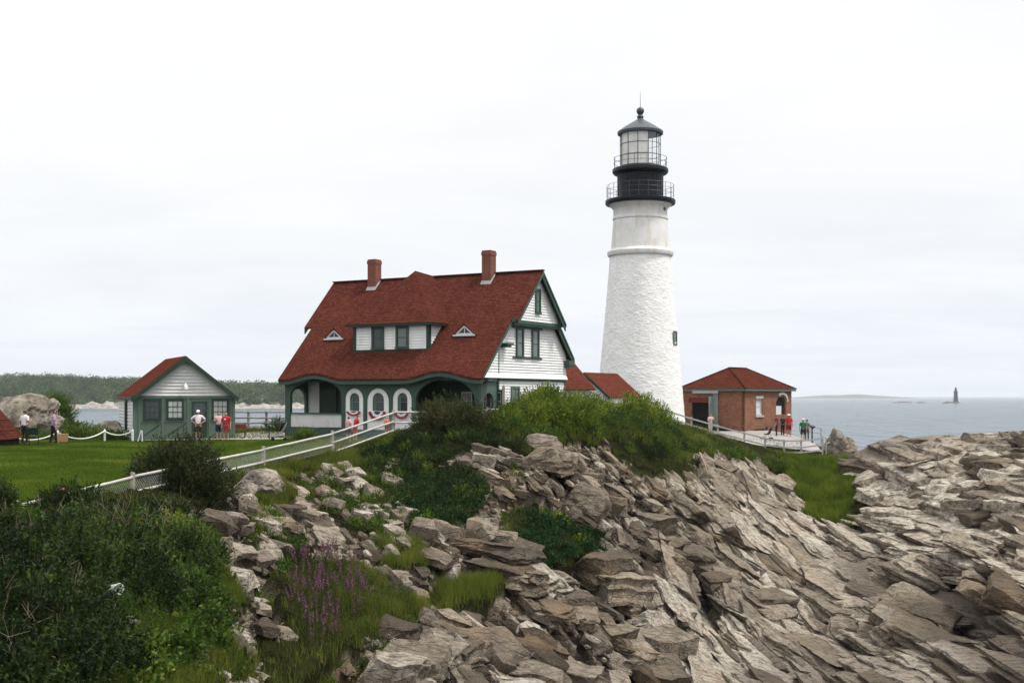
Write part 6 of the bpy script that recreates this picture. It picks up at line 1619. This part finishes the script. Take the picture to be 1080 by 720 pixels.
# tufts rooted in the cracks of the bare rock
rngT=np.random.default_rng(404); ids=np.where((soil<.3)&(ppx>225)&(ppx<905)&(ppy>478)&(ppy<718)&(gy<88))[0]
vv_=V[:,2].reshape(ny,nx); low=(vv_-blur(vv_.ravel(),it=6).reshape(ny,nx)).ravel()
ids=ids[low[ids]<-.03]; sel=fbm(V[ids]*.35,2,55)>.12; ids=ids[sel]
near=blur(blur(soil,it=40),it=40)[ids]; wk=.15+6*near+1.2*(ppx[ids]<560); wk/=wk.sum()
k=rngT.choice(ids,1100,p=wk); pts=np.repeat(V[k],26,0)+rngT.normal(size=(1100*26,3))*np.array([.13,.13,.02])+np.array([0,0,.12]); hg=rngT.uniform(.12,.38,len(pts))
v=blades(pts,hg,np.full(len(pts),.016),rngT,.8); o=leaves_obj('grass_tufts',v,np.repeat(np.repeat(rngT.random(1100)*.7,26)+rngT.random(len(pts))*.3,2),M['blade']); tag(o,'small grass tufts rooted in the cracks of the bare rock',kind='stuff')
k=rngT.choice(ids,330,p=wk); sp=[(V[i,0],V[i,1],V[i,2]+.05,rngT.uniform(.2,.5),rngT.uniform(.2,.5),rngT.uniform(.15,.4)) for i in k]
mass('weeds','small leafy weeds growing in the hollows of the rock',sp,'leaf_mid',405,420,.07,kind='stuff',length=.12)
# tall leafy stems: reddish reeds, goldenrod and purple flower spikes
def stems(ids_poly,n,seed,hh,leaf,mat,name,label,spike=None,leafn=22,droop=.3):
    rng=np.random.default_rng(seed); m=np.zeros(len(gx),bool)
    for pl in ids_poly: m|=in_poly(ppx,ppy,pl)
    ids=np.where(m&(gy<60))[0]; k=rng.choice(ids,n); p=V[k].copy(); p[:,:2]+=rng.normal(size=(n,2))*.05
    h=rng.uniform(*hh,n); ld=rng.normal(size=(n,3))*.16; ld[:,2]=1; ld/=np.linalg.norm(ld,axis=1,keepdims=True)
    bl=blades(p-np.array([0,0,.05]),h+.05,np.full(n,.014),rng,.12)
    t=np.tile(np.linspace(.12,.97,leafn),n); P=np.repeat(p,leafn,0)+np.repeat(ld,leafn,0)*(t*np.repeat(h,leafn))[:,None]
    d=rng.normal(size=P.shape); d[:,2]=np.abs(d[:,2])*.5+.35; d/=np.linalg.norm(d,axis=1,keepdims=True)
    sz=leaf*(1.15-.6*t)*(.7+.6*rng.random(len(t)))
    lv=leaf_quads(P+d*sz[:,None]*.5,d,sz,rng,.22,.15)
    v=np.concatenate([bl,lv]); tn=np.concatenate([np.repeat(rng.random(n),2),np.clip(np.repeat(rng.random(n),leafn)*.7+rng.random(len(t))*.3,0,1)])
    o=leaves_obj(name,v,tn,M[mat]); tag(o,label,kind='stuff')
    if spike:
        q=rng.random(n)<spike[3]; nn=q.sum(); f=spike[1]; t=np.tile(np.linspace(.62,1.06,f),nn); P=np.repeat(p[q],f,0)+np.repeat(ld[q],f,0)*(t*np.repeat(h[q],f))[:,None]+rng.normal(size=(nn*f,3))*.014
        v=leaf_quads(P,rng.normal(size=P.shape),np.full(len(P),spike[2])*(1.5-t*.9),rng,.8); o=leaves_obj(spike[0],v,rng.random(len(v)//4),M[spike[4]]); tag(o,spike[5],kind='stuff')
FLW=[[(312,594),(345,584),(382,600),(392,640),(370,680),(325,695),(308,650)]]
stems(FLW,420,501,(.45,.95),.10,'reed','tall_weeds','tall weeds with thin reddish stems round the purple flowers',('purple_wildflowers',36,.055,.36,'purple','purple wildflower spikes standing among the tall weeds on the rocks'))
stems([[(385,610),(430,625),(440,655),(400,675),(340,700),(360,650)]],300,502,(.4,.85),.10,'reed','tall_weeds','tall browning weeds right of the purple flowers')
stems([[(120,580),(215,570),(235,640),(200,700),(120,700)],[(20,570),(110,560),(110,600),(30,620)]],620,503,(.5,1.15),.13,'leaf_mid','tall_weeds','tall leafy weeds with yellowish tops in the thicket')

sp,_=zone_spots([[(40,560),(200,552),(225,600),(235,690),(160,720),(60,700)]],34,rg2,(.35,.8),(.3,.6)); mass('shrubbery','bright yellow green sprays among the dark shrubs of the slope',sp,'leaf_light',211,300,.115,kind='stuff',length=.25)
sp,_=zone_spots([[(120,650),(235,600),(250,700),(190,735),(100,735)]],60,rg2,(.2,.5),(.25,.5)); mass('weeds','mixed weeds in the grass at the foot of the thicket',sp,'leaf_mid',212,380,.075,kind='stuff',length=.16)

EDGE=[[(385,478),(450,452),(530,452),(560,470),(545,492),(500,486),(455,496),(405,510)],[(600,452),(700,452),(735,478),(700,488),(650,478),(600,476)]]
sp,_=zone_spots(EDGE,110,rg2,(.45,.95),(.4,.85)); mass('shrubbery','dark leafy shrubs draping over the top of the rocks below the house',sp,'leaf_dark',213,420,.085,kind='stuff',length=.18)
# mown turf: short blades over the lawn
rl=np.random.default_rng(612); ids=np.where((lawn>.6)&(ppx>-20)&(ppx<430)&(gy<70))[0]
ar=np.gradient(ys)[np.clip(np.searchsorted(ys,gy[ids]),0,ny-1)]*np.gradient(xs)[np.clip(np.searchsorted(xs,gx[ids]),0,nx-1)]
k=rl.choice(ids,90000,p=ar/ar.sum()); p=V[k]+rl.normal(size=(90000,3))*np.array([.12,.12,0]); cl_=fbm(p*.55,3,66)
v=blades(p,rl.uniform(.03,.085,90000)*(1+.5*cl_),np.full(90000,.022),rl,.9)
o=leaves_obj('lawn_grass',v,np.repeat(np.clip(.35+.5*cl_+.3*rl.random(90000),0,1),2),M['turf']); tag(o,'short mown grass of the lawn before the white garage',kind='stuff')

sp,_=zone_spots([[(690,456),(760,474),(830,490),(842,500),(800,494),(760,486),(700,480)]],75,rg2,(.3,.75),(.35,.75)); mass('shrubbery','low dark shrubs on the slope under the grey path fence',sp,'leaf_mid',214,380,.085,kind='stuff',length=.18)

# dead twigs and canes standing out of the thicket
rt=np.random.default_rng(808); _,kt_=zone_spots(THK,170,rt,(.3,.9),(.35,.8)); b=MB()
for i in kt_:
    p=Vector(V[i]); d=Vector((rt.normal()*.45,rt.normal()*.35,1)).normalized(); L=rt.uniform(.5,1.25); m_=p+d*L*.55+Vector((0,0,.1)); e_=p+d*L+Vector((rt.normal()*.12,rt.normal()*.1,.12))
    b.tube([p,m_,e_],[.011,.008,.004],4)
    for s in (.45,.7): 
        q=p.lerp(e_,s); b.tube([q,q+Vector((rt.normal()*.18,rt.normal()*.12,rt.uniform(.08,.25)))],[.006,.003],4)
o=b.build('dry_twigs',flat('dead_cane',(.20,.15,.105),.9)); tag(o,'dead twigs and canes standing out of the dark thicket',kind='stuff')

sp,_=zone_spots(MIDS+EDGE+IVY,48,rg2,(.35,.8),(.35,.75)); mass('shrubbery','brighter leafy shrubs among the dark growth above the rocks',sp,'leaf_light',215,330,.105,kind='stuff',length=.22,tone=(.0,.75))
# ------------------------------------------------------------------ sky, sun, camera
SUN_EL,SUN_AZ=60.0,-35.0      # sun above and to the right, behind the photographer; veiled by cloud
w=bpy.data.worlds.new('World'); scene.world=w; w.use_nodes=True; nt=w.node_tree; nt.nodes.clear()
N=nt.nodes.new; Lk=nt.links.new
out=N('ShaderNodeOutputWorld'); sky=N('ShaderNodeTexSky'); sky.sky_type='NISHITA'; sky.sun_disc=False
sd=Vector((math.cos(R(SUN_EL))*math.sin(R(100)),math.cos(R(SUN_EL))*math.cos(R(100)),math.sin(R(SUN_EL))))
sky.sun_elevation=R(SUN_EL); sky.sun_rotation=R(100)
bg=N('ShaderNodeBackground'); bg.inputs['Strength'].default_value=.10; Lk(sky.outputs[0],bg.inputs['Color'])
tc=N('ShaderNodeTexCoord'); sp_=N('ShaderNodeSeparateXYZ'); Lk(tc.outputs['Generated'],sp_.inputs[0])
rp_=N('ShaderNodeValToRGB'); cr=rp_.color_ramp
stops=[(0.0,(.78,.835,.91)),(.035,(.83,.87,.925)),(.10,(.895,.91,.93)),(.22,(.945,.945,.945)),(.40,(.97,.97,.97)),(1.0,(1.0,1.0,1.0))]
while len(cr.elements)<len(stops): cr.elements.new(.5)
for e_,(p_,c_) in zip(cr.elements,stops): e_.position=p_; e_.color=(*c_,1)
Lk(sp_.outputs['Z'],rp_.inputs['Fac'])
# cloud deck projected on a plane far overhead, so the streaks flatten towards the horizon
mx=N('ShaderNodeMath'); mx.operation='MAXIMUM'; mx.inputs[1].default_value=0.0; Lk(sp_.outputs['Z'],mx.inputs[0])
ad=N('ShaderNodeMath'); ad.operation='ADD'; ad.inputs[1].default_value=.09; Lk(mx.outputs[0],ad.inputs[0])
dv=N('ShaderNodeVectorMath'); dv.operation='DIVIDE'; cb_=N('ShaderNodeCombineXYZ'); 
for k in 'XYZ': Lk(ad.outputs[0],cb_.inputs[k])
Lk(tc.outputs['Generated'],dv.inputs[0]); Lk(cb_.outputs[0],dv.inputs[1])
nz=N('ShaderNodeTexNoise'); nz.inputs['Scale'].default_value=.6; nz.inputs['Detail'].default_value=7; nz.inputs['Roughness'].default_value=.52; nz.inputs['Distortion'].default_value=.5
mp=N('ShaderNodeMapping'); mp.inputs['Scale'].default_value=(.9,1.2,1); mp.inputs['Location'].default_value=(3.1,1.7,0); Lk(dv.outputs[0],mp.inputs['Vector']); Lk(mp.outputs[0],nz.inputs['Vector'])
r2=N('ShaderNodeValToRGB'); r2.color_ramp.elements[0].position=.33; r2.color_ramp.elements[0].color=(.93,.938,.955,1); r2.color_ramp.elements[1].position=.66; r2.color_ramp.elements[1].color=(1.05,1.045,1.04,1)
Lk(nz.outputs['Fac'],r2.inputs['Fac'])
ml=N('ShaderNodeMix'); ml.data_type='RGBA'; ml.blend_type='MULTIPLY'; ml.inputs[0].default_value=1; Lk(rp_.outputs[0],ml.inputs[6]); Lk(r2.outputs[0],ml.inputs[7])
# overcast: the deck is brighter overhead than at the horizon
mr=N('ShaderNodeMapRange'); mr.inputs['From Min'].default_value=.30; mr.inputs['From Max'].default_value=.95; mr.inputs['To Min'].default_value=1.0; mr.inputs['To Max'].default_value=2.1; Lk(sp_.outputs['Z'],mr.inputs['Value'])
b2=N('ShaderNodeBackground'); Lk(ml.outputs[2],b2.inputs['Color']); Lk(mr.outputs[0],b2.inputs['Strength'])
ms=N('ShaderNodeMixShader'); ms.inputs[0].default_value=.93; Lk(bg.outputs[0],ms.inputs[1]); Lk(b2.outputs[0],ms.inputs[2]); Lk(ms.outputs[0],out.inputs['Surface'])
su=bpy.data.lights.new('sun','SUN'); su.energy=2.7; su.angle=R(10); su.color=(1,.96,.90)
so=bpy.data.objects.new('sun',su); COL.objects.link(so); so.rotation_euler=(-sd).to_track_quat('-Z','Y').to_euler(); so.location=(0,0,60)
cam=bpy.data.cameras.new('camera'); co_=bpy.data.objects.new('camera',cam); COL.objects.link(co_)
co_.location=(0,0,CAMZ); co_.rotation_euler=(R(90),0,0); cam.sensor_width=36; cam.lens=36*F/1080; cam.shift_y=(HZ-360)/1080; cam.clip_end=150000; cam.clip_start=.5
scene.camera=co_
if HAZE:
    b=MB(); b.box((-12000,-60,-14),(12000,14000,46)); m=bpy.data.materials.new('sea_air'); m.use_nodes=True; t=m.node_tree; t.nodes.clear()
    o_=t.nodes.new('ShaderNodeOutputMaterial'); pv=t.nodes.new('ShaderNodeVolumePrincipled'); pv.inputs['Color'].default_value=(.93,.96,1,1); pv.inputs['Density'].default_value=HAZE; pv.inputs['Anisotropy'].default_value=.2
    t.links.new(pv.outputs[0],o_.inputs['Volume']); o=b.build('haze',m); tag(o,kind='stuff')
vs=scene.view_settings; scene.display_settings.display_device='sRGB'; vs.view_transform='Standard'; vs.look='None'; vs.exposure=EXPO; vs.gamma=1; vs.use_curve_mapping=False
scene.render.film_transparent=False
cy=scene.cycles; cy.use_denoising=True; cy.max_bounces=6; cy.diffuse_bounces=3; cy.glossy_bounces=3; cy.transmission_bounces=4; cy.transparent_max_bounces=8; cy.volume_bounces=1; cy.use_adaptive_sampling=True; cy.adaptive_threshold=.005
